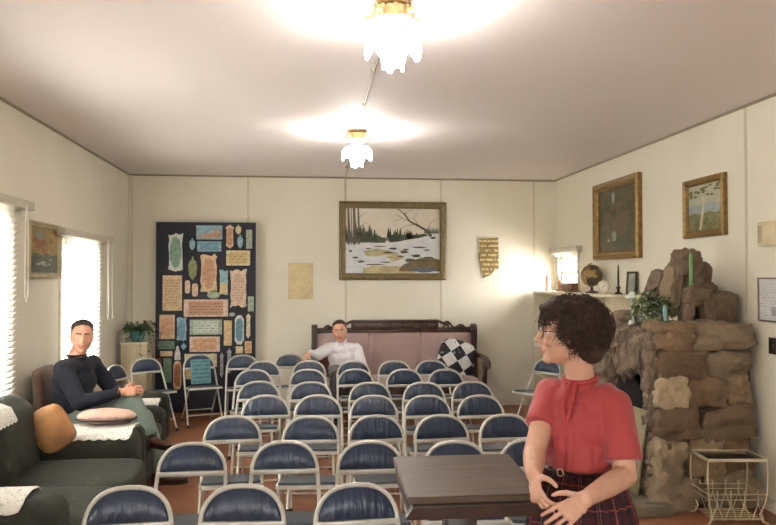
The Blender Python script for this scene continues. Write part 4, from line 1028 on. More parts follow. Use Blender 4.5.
for i in range(64):
    a = rr.uniform(0, 2*PI); d = V((math.cos(a)*.85, math.sin(a)*1.2, 0)); out_ = rr.uniform(.05,.27); hg = rr.uniform(.03,.15); dr = rr.uniform(0,.14)
    c = V((2.57,5.40,Mz+.10)); pts = [c+d*out_*(k/6)+V((0,0,hg*math.sin(k/6*PI)-dr*(k/6)**2)) for k in range(7)]
    tube(sm, pts, .0022, 4)
    for k in range(2,7):
        for q in range(2): leaf(bm, pts[k], V((rr.uniform(-1,1),rr.uniform(-1,1),rr.uniform(-.2,.9))), V((0,0,1)), rr.uniform(.03,.055), rr.uniform(.018,.032), rr.choice((0,1,1,2,0,3)))
T.part('leaves', bm, [M_leaf, M_ivy, M_leafd, M_wht], smooth=0); T.part('stems', sm, M_stem)
T = Thing('dark_foliage_plant', 'dense dark green plant in the rock hollow behind the glass bowl', 'plant', (2.75, 5.8, Mz))
bm = NB(); lathe(bm, [(.05,0),(.065,.07),(.06,.08)], (2.78,5.72,Mz), 14); T.part('pot', bm, mat('dark_clay_pot', (82,60,48), .7))
bm = NB(); sm = NB()
for i in range(60):
    a = rr.uniform(0,2*PI); d = V((math.cos(a), math.sin(a), 0)); c = V((2.78,5.72,Mz+.07)); o_ = rr.uniform(.02,.16); h_ = rr.uniform(.03,.2)
    pts = [c+d*o_*(k/4)+V((0,0,h_*(k/4)**.7)) for k in range(5)]; tube(sm, pts, .002, 4)
    for k in range(1,5):
        for q in range(3): leaf(bm, pts[k], V((rr.uniform(-1,1),rr.uniform(-1,1),rr.uniform(-.2,.8))), V((0,0,1)), rr.uniform(.03,.06), rr.uniform(.015,.03))
T.part('leaves', bm, M_leafd, smooth=0); T.part('stems', sm, M_stem)
bm = NB(); lathe(bm, [(.018,0),(.02,.01),(.013,.03),(.017,.06),(.02,.10),(.012,.13),(.016,.14)], (0,0,0), 14)
solo('teal_bud_vase', bm, mat('teal_glass_vase', (110,156,150), .2, var=.1, coat=.5), 'slender teal bud vase beside the glass bowl on the mantel', 'vase', (2.60,5.24,Mz+.03), local=True)
T = Thing('white_blossom_figurine', 'white flower-shaped china ornament on the mantel left of the glass bowl', 'figurine', (2.57, 5.72, Mz))
bm = NB(); lathe(bm, [(.035,0),(.03,.02),(.015,.05),(.012,.17),(.02,.2)], (2.57,5.72,Mz), 12)
for k in range(7): a = 2*PI*k/7; ell(bm, (2.57+.035*math.cos(a), 5.72+.035*math.sin(a), Mz+.215), (.024,.024,.015), sub=2)
ell(bm, (2.57,5.72,Mz+.235), (.03,.03,.025), sub=2); T.part('blossom', bm, M_wht, smooth=70)

# ------------------------------------------------------------ wire magazine rack
M_wire = mat('antique_white_gilt_wire', (208,198,168), .35, metal=.5, var=.15)
T = Thing('magazine_table', 'small wire magazine table with dark top beside the fireplace, lower right corner', 'side table', (2.85, 4.86, 0), world=False); T.o.rotation_euler = (0,0,R(-5.5))
hw, hd, zt_ = .20, .142, .43
bm = NB(); box(bm, -hw+.008, hw-.008, -hd+.008, hd-.008, zt_-.012, zt_, .002)
t = NT('smoked_dark_top'); t.color(hexc(34,32,30)); t.b.inputs['Roughness'].default_value = .12; T.part('table_top', bm, t.m)
bm = NB(); 
for a in ((-hw,hw,-hd,-hd+.012),(-hw,hw,hd-.012,hd),(-hw,-hw+.012,-hd,hd),(hw-.012,hw,-hd,hd)): box(bm, *a, zt_-.016, zt_+.004, .002)
T.part('top_frame', bm, M_wire)
for sx in (-1,1):
    for sy in (-1,1):
        bm = NB(); x, y = sx*(hw-.005), sy*(hd-.005)
        tube(bm, [(x,y,zt_-.014),(x+sx*.004,y,.32),(x,y,.22),(x-sx*.012,y-sy*.01,.13),(x-sx*.035,y-sy*.03,.06),(x-sx*.02,y-sy*.015,.018),(x+sx*.008,y+sy*.008,.006)], .006, 7); T.part('leg', bm, M_wire)
for sy in (-1,1):
    bm = NB(); y = sy*(hd-.006)
    for z in (.165,.20): tube(bm, [(-hw+.006,y,z),(hw-.006,y,z)], .0035, 6)
    for k in range(4):
        x = -.135+k*.09; pts = [(x-.036,y,.03),(x-.026,y,.07),(x-.006,y,.12),(x,y,.165),(x-.004,y,.225)]
        tube(bm, pts, .003, 6); tube(bm, [(x+.036,y,.03),(x+.026,y,.07),(x+.006,y,.12),(x,y,.165),(x+.004,y,.225)], .003, 6)
    tube(bm, [(-hw+.03,y-sy*.02,.03),(hw-.03,y-sy*.02,.03)], .0035, 6)
    T.part('wire_side', bm, M_wire)
for sx in (-1,1):
    bm = NB(); x = sx*(hw-.006)
    for z in (.165,.20): tube(bm, [(x,-hd+.006,z),(x,hd-.006,z)], .0035, 6)
    T.part('wire_end', bm, M_wire)
bm = NB()
for k in range(6): tube(bm, [(-hw+.035,-.1+k*.04,.034),(hw-.035,-.1+k*.04,.034)], .003, 6)
T.part('wire_floor', bm, M_wire)

# ------------------------------------------------------------ lectern
t = NT('dark_oak_veneer'); co = t.coords('Object', (1.5, 22, 8)); n = t.noise(3, 6, co, .6)
t.color(t.ramp(n, [(.3, hexc(50,40,32)), (.5, hexc(72,57,45)), (.72, hexc(90,73,58))])); t.b.inputs['Roughness'].default_value = .42; t.b.inputs['Coat Weight'].default_value = .15
t.bump(n, .1, .004); M_oak = t.m
M_oakd = mat('dark_oak_edge', (50,34,26), .4, var=.25, nscale=15)
T = Thing('lectern', 'dark oak lectern top in the foreground beside the woman in the coral blouse', 'lectern', (.51, 2.44, 0), world=False)
tl = math.atan2(.032, .40)
Mt = Matrix.Translation((0,0,.960)) @ Matrix.Rotation(tl, 4, 'X')
bm = NB(); prism(bm, [(-.205,-.19),(.215,-.19),(.212,.205),(-.203,.205)], 'z', 0, .022, M=Mt); bmesh.ops.bevel(bm, geom=list(bm.edges), offset=.004, segments=2, affect='EDGES'); T.part('desk_top', bm, M_oak, smooth=30)
bm = NB(); prism(bm, [(-.21,-.030),(-.19,0),(.20,0),(.222,-.030),(.222,-.036),(-.21,-.036)], 'y', -.215, -.188, M=Mt)
box(bm, -.19, .2, -.186, -.17, -.05, -.001, .003, M=Mt); box(bm, -.19,.2,.18,.196,-.05,-.001,.003, M=Mt); box(bm, -.195,-.18,-.18,.19,-.05,-.001,.003, M=Mt); box(bm, .19,.205,-.18,.19,-.05,-.001,.003, M=Mt)
T.part('moulded_edge', bm, M_oakd, smooth=30)
bm = NB(); box(bm, -.05,.05,-.01,.09,.05,.90,.006); T.part('post', bm, M_oakd)
bm = NB(); box(bm, -.17,.17,-.12,.2,0,.05,.01); T.part('foot', bm, M_oakd)

# ------------------------------------------------------------ daylight and world
W = bpy.data.worlds.new('daylight'); S.world = W; W.use_nodes = True
wn = W.node_tree; bg = wn.nodes['Background']; sk = wn.nodes.new('ShaderNodeTexSky'); sk.sky_type = 'HOSEK_WILKIE'; sk.turbidity = 4; sk.ground_albedo = .7; sk.sun_direction = (.5,-.5,.6)
mixn = wn.nodes.new('ShaderNodeMix'); mixn.data_type = 'RGBA'; mixn.inputs[0].default_value = .8; wn.links.new(sk.outputs[0], mixn.inputs[6]); mixn.inputs[7].default_value = (1,.98,.95,1)
tcw = wn.nodes.new('ShaderNodeTexCoord'); sxy = wn.nodes.new('ShaderNodeSeparateXYZ'); wn.links.new(tcw.outputs['Generated'], sxy.inputs[0])
rw = wn.nodes.new('ShaderNodeValToRGB'); wn.links.new(sxy.outputs[2], rw.inputs[0]); rw.color_ramp.elements[0].position = 0; rw.color_ramp.elements[0].color = (.38,.37,.35,1); rw.color_ramp.elements[1].position = .02; rw.color_ramp.elements[1].color = (1,1,1,1)
mul = wn.nodes.new('ShaderNodeMix'); mul.data_type = 'RGBA'; mul.blend_type = 'MULTIPLY'; mul.inputs[0].default_value = 1; wn.links.new(mixn.outputs[2], mul.inputs[6]); wn.links.new(rw.outputs[0], mul.inputs[7])
wn.links.new(mul.outputs[2], bg.inputs[0]); bg.inputs[1].default_value = SKY
def sky_portal(loc, rot, w, h):
    L = bpy.data.lights.new('window_portal', 'AREA'); L.shape = 'RECTANGLE'; L.size = w; L.size_y = h; L.cycles.is_portal = True
    o = bpy.data.objects.new('window_portal', L); COL.objects.link(o); o.location = loc; o.rotation_euler = rot
for (y0,y1,z0,z1) in LW: sky_portal((XL-.11,(y0+y1)/2,(z0+z1)/2), (0,-PI/2,0), z1-z0, y1-y0)
for (y0,y1,z0,z1) in RW: sky_portal((XR+.11,(y0+y1)/2,(z0+z1)/2), (0,PI/2,0), z1-z0, y1-y0)
sky_portal((.3,YB-.11,1.6), (PI/2,0,0), 1.4, 1.0)  # portal for the added rear window
sun = bpy.data.lights.new('sun', 'SUN'); sun.energy = SUN; sun.angle = R(80); sun.color = (1,.96,.97)
so = bpy.data.objects.new('sun', sun); COL.objects.link(so); so.rotation_euler = V((-1,.30,-.05)).to_track_quat('-Z','Y').to_euler()

# ------------------------------------------------------------ people
def skin(name, c): return mat(name, c, .55, var=.05, nscale=30, sss=.08, bump=.05, bscale=200)
def hframe(c, face, tilt=0, roll=0):
    """matrix for a head at c whose local -Y looks along face"""
    f = V(face); a = math.atan2(f.x, -f.y)
    return Matrix.Translation(V(c)) @ Matrix.Rotation(a, 4, 'Z') @ Matrix.Rotation(R(tilt), 4, 'X') @ Matrix.Rotation(R(roll), 4, 'Y')
def head(bm, M, s=1.0, male=True, neckto=None):
    E_ = lambda c, r, MM=None: ell(bm, M @ (V(c)*s), tuple(x*s for x in r), M=M.to_3x3().to_4x4() @ (MM or Matrix.Identity(4)), sub=3)
    K = lambda a, b, r0, r1: cap(bm, M @ (V(a)*s), M @ (V(b)*s), r0*s, r1*s)
    E_((0,.015,.03), (.074,.094,.082)); E_((0,.045,.0), (.066,.066,.07))
    E_((0,-.025,-.02), (.062,.066,.088)); E_((0,-.04,-.072), (.044 if male else .039,.046,.036)); E_((0,-.072,-.093), (.02 if male else .016,.017,.017))
    K((.045,.02,-.055), (.012,-.06,-.092), .018, .014); K((-.045,.02,-.055), (-.012,-.06,-.092), .018, .014)
    K((0,-.086,.014), (0,-.108,-.026), .0085, .0125); E_((.013,-.096,-.031), (.008,.011,.007)); E_((-.013,-.096,-.031), (.008,.011,.007))
    K((.008,-.089,.026), (.044,-.074,.026), .010, .008); K((-.008,-.089,.026), (-.044,-.074,.026), .010, .008)
    E_((.036,-.064,-.024), (.024,.022,.022)); E_((-.036,-.064,-.024), (.024,.022,.022))
    if male:
        E_((0,-.012,-.030), (.071,.074,.070)); E_((0,-.022,-.055), (.060,.066,.052))
    E_((0,-.082,-.054), (.028,.014,.018))
    K((-.02,-.090,-.053), (.02,-.090,-.053), .005, .005); K((0,-.0945,-.052), (0,-.0945,-.0521), .0065, .0065)
    K((-.016,-.090,-.064), (.016,-.090,-.064), .0062, .0062)
    if male: K((-.026,-.086,-.054), (.026,-.086,-.054), .0055, .0055)
    for q in (-1, 1):
        E_((q*.074,.012,-.004), (.007,.017,.028), Rot('Z', q*-10) @ Rot('X', -8)); E_((q*.077,.016,.010), (.006,.015,.012)); E_((q*.074,.004,-.028), (.006,.008,.009))
    if neckto is not None: cap(bm, M @ (V((0,.028,-.055))*s), neckto, .053*s if male else .046*s, .062*s if male else .054*s)
def eyes(T, M, s, parent, iris=(70,60,44)):
    em = [mat('eye_white', (222,216,208), .25, var=0), mat('iris_%d' % iris[0], iris, .2, var=0)]
    for q in (-1, 1):
        bm = NB(); ell(bm, (0,0,0), .0105*s, sub=3)
        for f in bm.faces:
            if f.calc_center_median().normalized().dot(V((0,-1,-.05))) > .80: f.material_index = 1
        bmesh.ops.transform(bm, matrix=M @ Matrix.Translation(V((q*.031,-.0690,.005))*s), verts=list(bm.verts)); T.part('eye', bm, em, parent=parent, smooth=80)
def face_paint(bm, M, s, brow=True):
    """material 1 lips, 2 brows (the colours of the face itself)"""
    I = M.inverted()
    for f in bm.faces:
        p = (I @ f.calc_center_median())/s
        if p.y < -.083 and abs(p.x) < (.030 if s > 1 else .022) and -.071 < p.z < -.047: f.material_index = 1
        elif brow and p.y < -.062 and .010 < abs(p.x) < .046 and .024+.006*(1-abs(abs(p.x)-.03)/.02) < p.z < .036: f.material_index = 2
def hand(bm, w, d, pn, s=1.0, curl=35, spread=6, thumb=1, fc=None):
    """w wrist, d pointing direction, pn palm normal (palm side), thumb +-1 side"""
    d = V(d).normalized(); pn = V(pn); pn = (pn-d*pn.dot(d)).normalized(); sd = d.cross(pn)*thumb; w = V(w)
    for a, b, c_ in ((.0,.032,.019),(.03,.038,.015),(.055,.040,.0135),(.075,.038,.0125)):
        M = Matrix((sd, pn, d)).transposed().to_4x4(); ell(bm, w+d*(a+.008)*s, (b*s, c_*s, .026*s), M=M, sub=2)
    L = ((.043,.026,.021),(.047,.030,.022),(.044,.028,.021),(.034,.021,.018))
    for i, ls in enumerate(L):
        off = (1.5-i)*.0205; ang = (1.5-i)*spread; p = w+d*(.085-abs(1.2-i)*.004)*s+sd*off*s
        dd = (Matrix.Rotation(R(ang), 3, pn*thumb) @ d) if True else d
        dd = (d*math.cos(R(ang))+sd*math.sin(R(ang))).normalized(); r = (.0088,.009,.0086,.0075)[i]*s; c_ = 0
        for j, l in enumerate(ls):
            c_ += (fc[i] if fc else curl)*(.8, 1.1, .8)[j]; v = dd*math.cos(R(c_))+pn*math.sin(R(c_))
            q = p+v*l*s; cap(bm, p, q, r, r*.92, seg=10); p = q; r *= .92
    p = w+d*.02*s+sd*.024*s+pn*.008*s; v = (d*.55+sd*.75+pn*.35).normalized(); r = .0125*s
    for l, k in ((.034,0),(.026,.35),(.021,.55)):
        v = (v+d*k*.7+pn*k*.4-sd*k*.35).normalized(); q = p+v*l*s; cap(bm, p, q, r, r*.85, seg=10); p = q; r *= .86
def shoe(T, name, ankle, toe_dir, m, s=1.0, up=(0,0,1)):
    d = V(toe_dir).normalized(); u = V(up); u = (u-d*u.dot(d)).normalized(); sd = d.cross(u); a = V(ankle)
    M = Matrix((sd, d, u)).transposed().to_4x4(); M.translation = a
    bm = NB(); e = lambda c, r: ell(bm, M @ (V(c)*s), tuple(x*s for x in r), M=M.to_3x3().to_4x4(), sub=3)
    e((0,-.02,-.035), (.036,.05,.045)); e((0,.05,-.045), (.038,.07,.035)); e((0,.12,-.052), (.043,.07,.027)); e((0,-.015,.0), (.037,.042,.03))
    b2 = remesh(bm, .007, 3); T.part(name, b2, m, smooth=80)
    bm = NB(); o = [(-.034,-.065),(.034,-.065),(.036,0),(.044,.1),(.036,.17),(0,.195),(-.036,.17),(-.044,.1),(-.036,0)]
    prism(bm, [(x*s, y*s) for x, y in o], 'z', -.085*s, -.070*s, M=M); T.part('shoe_sole', bm, M_dwd)
def limb(bm, pts, rs, **kw):
    for i in range(len(pts)-1): cap(bm, pts[i], pts[i+1], rs[i], rs[i+1], **kw)
def curls(bm, M, s, test, n, rad, seed, lump=.012):
    rr = random.Random(seed); k = 0
    while k < n:
        u = V((rr.gauss(0,1), rr.gauss(0,1), rr.gauss(0,1))).normalized()
        if not test(u): continue
        c = V((u.x*rad[0], .018+u.y*rad[1], .032+u.z*rad[2]))*s; r = rr.uniform(.7,1.25)*lump*s
        ell(bm, M @ c, (r*rr.uniform(.8,1.4), r*rr.uniform(.8,1.4), r), M=Matrix.Rotation(rr.uniform(0,3), 4, V((rr.random(), rr.random(), .3)).normalized()), sub=2); k += 1
def strands(bm, M, s, test, n, rad, seed, L=.03, w=.0016, drop=.3):
    rr = random.Random(seed); k = 0
    while k < n:
        u = V((rr.gauss(0,1), rr.gauss(0,1), rr.gauss(0,1))).normalized()
        if not test(u): continue
        p = V((u.x*rad[0], .018+u.y*rad[1], .032+u.z*rad[2])); t1 = u.cross(V((rr.gauss(0,1), rr.gauss(0,1), rr.gauss(0,1)))).normalized(); a = rr.uniform(0,6); pts = []
        for j in range(6):
            q = j/5; ph = a+q*5.0
            pts.append(M @ ((p*(1+.05*math.sin(q*3))+t1*(q-.5)*L+u.cross(t1)*.006*math.sin(ph)+u*.005*math.cos(ph)+V((0,0,-drop*L*q)))*s))
        tube(bm, pts, [w*s,w*s*1.3,w*s*1.3,w*s*1.2,w*s,w*s*.4], 4); k += 1

# --- woman in the coral blouse
def cloth_mat(name, c, fold=(6,6,2.2), bs=.35, rough=.75, var=.08, bd=.02, sheen=.2):
    t = NT(name); co = t.coords('Object', fold); cc = hexc(*c)
    t.color(t.ramp(t.noise(3, 3, t.coords()), [(.3, tuple(x*(1-var) for x in cc[:3])+(1,)), (.7, cc)])); t.b.inputs['Roughness'].default_value = rough
    t.b.inputs['Sheen Weight'].default_value = sheen; t.bump(t.noise(1.6, 3, co, .45), bs, bd); return t.m
M_skinw = skin('fair_skin', (194,150,126)); M_lip = mat('lip_skin', (190,122,106), .45, var=.05); M_hairb = mat('dark_brown_hair', (58,40,30), .75, var=.35, nscale=60)
M_coral = cloth_mat('coral_red_cotton', (160,56,57), (5,5,2.5), .6, bd=.035)
T = Thing('person', 'woman in a coral short-sleeved blouse and dark plaid skirt, turned away, hands together', 'person', (.96, 2.52, 0))
Rs, Re, Rw = V((.862,2.60,1.215)), V((.765,2.475,1.035)), V((.705,2.285,1.015))
Ls, Le, Lw = V((1.035,2.44,1.200)), V((1.030,2.355,.985)), V((.835,2.185,.968))
HM = hframe((.905,2.525,1.43), (-.95,.30), tilt=-2); fd = V((-.68,-.73,0)); ld = V((.73,-.68,0))
c0 = V((.945,2.53,0))
def at_(f, l, z): return c0+fd*f+ld*l+V((0,0,z))
RM = Matrix((ld, -fd, V((0,0,1)))).transposed().to_4x4()
bm = NB()
head(bm, HM, .97, False, neckto=at_(-.012,0,1.245))
for f, l, z, r in ((0,0,1.12,(.120,.076,.11)),(0,0,1.185,(.115,.062,.055)),(0,0,1.0,(.100,.072,.12)),(-.01,0,.87,(.120,.095,.10))): ell(bm, at_(f,l,z), r, M=RM)
cap(bm, at_(0,-.08,1.20), Rs-V((0,0,.01)), .04, .036); cap(bm, at_(0,.08,1.20), Ls-V((0,0,.01)), .04, .036)
limb(bm, [Rs-V((0,0,.01)), Rs.lerp(Re,.5), Re, Re.lerp(Rw,.4), Rw], [.036,.040,.037,.036,.025])
limb(bm, [Ls-V((0,0,.01)), Ls.lerp(Le,.5), Le, Le.lerp(Lw,.4), Lw], [.036,.040,.038,.037,.025])
hand(bm, Rw, (-.12,-.60,-.55), (.75,-.1,-.45), .86, fc=(40,48,52,55), spread=3, thumb=1)
hand(bm, Lw, (-.82,-.30,-.40), (-.1,.75,-.45), .88, fc=(22,28,32,36), spread=5, thumb=-1)
for q in (-1, 1):
    hp = at_(0,q*.085,.84); kn = at_(.03,q*.085,.44); an = at_(-.01,q*.085,.09)
    limb(bm, [hp, kn, kn.lerp(an,.35), an], [.066,.050,.050,.036])
bm = remesh(bm, .0042, 2); face_paint(bm, HM, .97)
body = T.part('body', bm, [M_skinw, M_lip, M_hairb], smooth=80)
eyes(T, HM, .97, body)
bm = NB()
wt = lambda u: (u.y > -.62 or u.z > .25) and not (u.y < -.15 and u.z < .25 and abs(u.x) < .86) and u.z > -.78
ell(bm, HM @ V((0,.034,.045)), (.085,.096,.083), M=HM.to_3x3().to_4x4()); ell(bm, HM @ V((0,.065,-.02)), (.076,.062,.078), M=HM.to_3x3().to_4x4()); ell(bm, HM @ V((0,-.045,.085)), (.06,.05,.038), M=HM.to_3x3().to_4x4())
curls(bm, HM, 1, wt, 420, (.090,.105,.090), 4, .0105); ell(bm, HM @ V((0,.075,-.045)), (.07,.05,.055), M=HM.to_3x3().to_4x4()); ell(bm, HM @ V((0,-.07,.088)), (.055,.035,.025), M=HM.to_3x3().to_4x4())
bm = remesh(bm, .004, 1); hair = T.part('hair', bm, M_hairb, smooth=80)
bm = NB(); strands(bm, HM, 1, wt, 1500, (.097,.118,.101), 8, .055, .0010, .5); strands(bm, HM, 1, wt, 350, (.103,.126,.108), 9, .06, .0008, .3); T.part('curl_strands', bm, M_hairb, parent=hair, smooth=80)
# blouse
bm = NB()
for f, l, z, r in ((0,0,1.12,(.140,.098,.125)),(0,0,1.185,(.135,.082,.072)),(.006,0,1.02,(.124,.098,.10)),(.048,.045,1.118,(.075,.056,.075)),(.048,-.045,1.118,(.075,.056,.075)),(.015,0,.995,(.128,.100,.05))): ell(bm, at_(f,l,z), r, M=RM)
cap(bm, at_(0,-.09,1.215), Rs+V((0,0,-.004)), .056, .052); cap(bm, at_(0,.09,1.215), Ls+V((0,0,-.004)), .056, .052)
cap(bm, Rs, Rs.lerp(Re,.56), .054, .059, round1=False); cap(bm, Ls, Ls.lerp(Le,.80), .054, .062, round1=False)
cap(bm, at_(-.008,0,1.20), at_(-.010,0,1.272), .075, .056, round1=False)
rr = random.Random(3)
for i in range(16):   # soft folds of the gathered cloth
    a = rr.uniform(-.9,.9); l = .12*math.sin(a); f = .10*math.cos(a); cap(bm, at_(f*.92,l*.9,1.17+rr.uniform(-.03,.03)), at_(f*1.02+.012,l*.95,.985), .006, .010)
bm = remesh(bm, .0055, 8)
for v in bm.verts:
    n = noise.noise(V((v.co.x*22, v.co.y*22, v.co.z*7)))*.0035+noise.noise(v.co*9)*.003; v.co += v.normal*n
bl = T.part('blouse', bm, M_coral, smooth=80)
M_coral2 = mat('coral_trim', (160,52,54), .7, var=.08)
bm = NB(); ctr = at_(-.006,0,1.277); tube(bm, [ctr+ld*.056*math.cos(q)-fd*-.056*math.sin(q) + V((0,0,-.012*math.sin(q))) for q in (2*PI*k/28 for k in range(28))], .010, 8, closed=True, flat=.7)
T.part('neckband', bm, M_coral2, parent=bl, smooth=80)
bm = NB()
for q in (-1, 1): tube(bm, [at_(.052,q*.006,1.272), at_(.084,q*.014,1.235), at_(.112,q*.013,1.19), at_(.122,q*.004,1.145)], .0075, 8)
T.part('placket', bm, M_coral2, parent=bl, smooth=80)
bm = NB(); ell(bm, at_(.086,0,1.225), (.011,.006,.042), M=RM @ Rot('X', -38)); T.part('neck_shade_patch', bm, mat('coral_painted_shade', (150,52,52), .8), parent=bl)  # darker coral patch, shade of the neck slit put into the colour
for (e0, e1, rad, sh) in ((Rs.lerp(Re,.54), Rs.lerp(Re,.58), .0675, Rs), (Ls.lerp(Le,.775), Ls.lerp(Le,.815), .0715, Ls)):
    pass
# plaid skirt with pleats
t = NT('dark_plaid_wool'); uvn = t.add('ShaderNodeTexCoord'); sp = t.add('ShaderNodeSeparateXYZ'); t.link(uvn.outputs['UV'], sp.inputs[0])
def stripe(src, per, a, b):
    fr = t.math('FRACT', t.math('MULTIPLY', src, per)); return t.math('MULTIPLY', t.math('GREATER_THAN', fr, a), t.math('LESS_THAN', fr, b))
u_, v_ = sp.outputs[0], sp.outputs[1]
c_ = t.mix(stripe(u_, 16, .0, .42), hexc(24,22,26), hexc(52,22,28)); c_ = t.mix(t.math('MULTIPLY', stripe(v_, 7, .0, .4), .6), c_, hexc(64,24,30))
c_ = t.mix(t.math('MULTIPLY', t.math('MAXIMUM', stripe(u_, 16, .66, .73), stripe(v_, 7, .66, .73)), .8), c_, hexc(140,52,56)); c_ = t.mix(t.math('MULTIPLY', stripe(u_, 16, .84, .87), .7), c_, hexc(110,100,96))
t.color(c_); t.b.inputs['Roughness'].default_value = .9; M_plaid = t.m
bm = NB(); uvl = bm.loops.layers.uv.new('UVMap'); N = 96; rows = []
for j in range(15):
    z = .985-.50*j/14; q = j/14
    rw = [.120+.035*min(1,q*3.2)**.8+.07*q, .094+.035*min(1,q*3.2)**.8+.07*q]; row = []
    for k in range(N):
        a = 2*PI*k/N; pl = (.004+.014*q)*math.sin(a*24)+.006*q*math.sin(a*7)
        row.append(bm.verts.new(at_(-(rw[1]+pl)*math.sin(a)-.005, (rw[0]+pl)*math.cos(a), z)))
    rows.append(row)
for j in range(14):
    for k in range(N):
        f = bm.faces.new((rows[j][k], rows[j+1][k], rows[j+1][(k+1) % N], rows[j][(k+1) % N])); f.smooth = True
        for lp, (uu, vv) in zip(f.loops, ((k/N, j/14), (k/N, (j+1)/14), ((k+1)/N, (j+1)/14), ((k+1)/N, j/14))): lp[uvl].uv = (uu, vv)
T.part('skirt', bm, M_plaid, smooth=60)
bm = NB(); tube(bm, [at_(-.106*math.sin(q)-.004, .133*math.cos(q), .975) for q in (2*PI*k/40 for k in range(40))], .006, 8, closed=True, flat=3.2)
bt = T.part('belt', bm, mat('dark_leather_belt', (46,34,32), .4), smooth=60)
bm = NB(); tube(bm, [at_(.122,-.02+.011*math.cos(q),.975+.012*math.sin(q)) for q in (2*PI*k/16 for k in range(16))], .002, 6, closed=True); T.part('buckle', bm, M_brass, parent=bt)
bm = NB()
for q in (-1, 1):
    tube(bm, [HM @ V((q*(.031+.022*math.cos(a)), -.093+abs(math.cos(a))*.006, .003+.018*math.sin(a))) for a in (2*PI*k/18 for k in range(18))], .0019, 6, closed=True)
    tube(bm, [HM @ V(p) for p in ((q*.053,-.086,.009),(q*.070,-.05,.010),(q*.080,.005,.010),(q*.080,.02,.0))], .0019, 6)
tube(bm, [HM @ V(p) for p in ((-.010,-.096,.006),(0,-.1,.010),(.010,-.096,.006))], .0019, 6)
T.part('eyeglasses', bm, mat('brown_spectacle_frame', (70,44,38), .3))
for q in (-1, 1): shoe(T, 'shoe', at_(-.01,q*.085,.085), fd, mat('black_shoe_leather', (28,26,26), .35), .9)

# --- man in the navy sweater, sitting sideways with crossed legs
M_skinm = skin('ruddy_skin', (206,150,122)); M_navy = cloth_mat('navy_knit', (18,21,34), (7,7,7), .35, .9, bd=.02, sheen=.05); M_sage = cloth_mat('grey_green_trousers', (112,128,118), (4,4,4), .4, .85, bd=.03)
M_brsh = mat('brown_shoe_leather', (74,42,30), .35, var=.2)
T = Thing('person', 'man in a navy sweater and grey green trousers seated sideways with crossed legs', 'person', (-1.6, 6.1, 0))
HM = hframe((-1.712,6.07,1.172), (.30,-.95), tilt=3, roll=3)
hip = V((-1.80,6.10,.52)); ch = V((-1.77,6.09,.83)); nb = V((-1.755,6.085,1.015))
Rs, Re, Rw = V((-1.80,5.90,.945)), V((-1.66,5.84,.70)), V((-1.375,5.92,.765))
Ls, Le, Lw = V((-1.68,6.26,.94)), V((-1.52,6.30,.70)), V((-1.34,6.09,.765))
Rh, Rk, Ra = V((-1.76,6.02,.52)), V((-1.315,6.0,.675)), V((-1.185,5.96,.44))
Lh, Lk, La = V((-1.76,6.20,.52)), V((-1.27,6.18,.52)), V((-1.13,6.16,.11))
fdm = V((.91,-.41,0)).normalized(); ldm = V((.41,.91,0)).normalized(); RM = Matrix((ldm, -fdm, V((0,0,1)))).transposed().to_4x4()
bm = NB(); head(bm, HM, 1.06, True, neckto=nb)
for p, r in ((hip,(.17,.13,.12)), (hip.lerp(ch,.5),(.155,.12,.16)), (ch,(.175,.12,.14)), (nb-V((0,0,.08)),(.15,.09,.07))): ell(bm, p, r, M=RM)
cap(bm, nb-V((0,0,.06)), Rs, .06, .055); cap(bm, nb-V((0,0,.06)), Ls, .06, .055)
limb(bm, [Rs,Re,Rw], [.055,.043,.029]); limb(bm, [Ls,Le,Lw], [.055,.043,.029])
hand(bm, Rw, (.9,.12,.02), (.05,.95,-.25), .98, fc=(30,34,38,42), spread=4, thumb=1); hand(bm, Lw, (.85,-.42,0), (-.3,-.8,-.4), .98, fc=(38,40,42,45), spread=4, thumb=-1)
limb(bm, [Rh,Rk,Ra], [.085,.06,.04]); limb(bm, [Lh,Lk,La], [.085,.06,.04])
bm = remesh(bm, .0045, 2); face_paint(bm, HM, 1.06); M_hairm = mat('short_dark_hair', (50,38,30), .6, var=.3, nscale=60)
body = T.part('body', bm, [M_skinm, M_lip, M_hairm], smooth=80); eyes(T, HM, 1.06, body)
def short_hair(T, HM, s, m, seed, crown=.0):
    ht = lambda u: u.z > .52-.5*u.y and (u.y > -.62 or u.z > .55) and not (u.z < .0 and u.y < .25)
    bm = NB(); ell(bm, HM @ (V((0,.030,.042))*s), tuple(x*s for x in (.079,.090,.082)), M=HM.to_3x3().to_4x4()); ell(bm, HM @ (V((0,.062,.005))*s), tuple(x*s for x in (.069,.055,.065)), M=HM.to_3x3().to_4x4())
    curls(bm, HM, s, ht, 140, (.078,.096,.082), seed, .0125); bm = remesh(bm, .004, 2); h = T.part('hair', bm, m, smooth=80)
    bm = NB(); strands(bm, HM, s, ht, 300, (.081,.099,.088), seed+1, .03, .0013, .1); T.part('hair_strands', bm, m, parent=h, smooth=80)
short_hair(T, HM, 1.06, M_hairm, 12)
bm = NB()
for p, r in ((hip+V((0,0,.03)),(.185,.145,.10)), (hip.lerp(ch,.5),(.175,.14,.17)), (ch,(.192,.137,.15)), (nb-V((0,0,.085)),(.168,.105,.08))): ell(bm, p, r, M=RM)
cap(bm, nb-V((0,0,.065)), Rs, .072, .07); cap(bm, nb-V((0,0,.065)), Ls, .072, .07); cap(bm, nb-V((0,0,.06)), nb+V((.004,-.003,.012)), .08, .066, round1=False)
limb(bm, [Rs, Re, Re.lerp(Rw,.86)], [.070,.060,.042]); limb(bm, [Ls, Le, Le.lerp(Lw,.86)], [.070,.060,.042])
bm = remesh(bm, .007, 4)
for v in bm.verts: v.co += v.normal*(noise.noise(v.co*11)*.008+noise.noise(v.co*26)*.003)
sw = T.part('sweater', bm, M_navy, smooth=80)
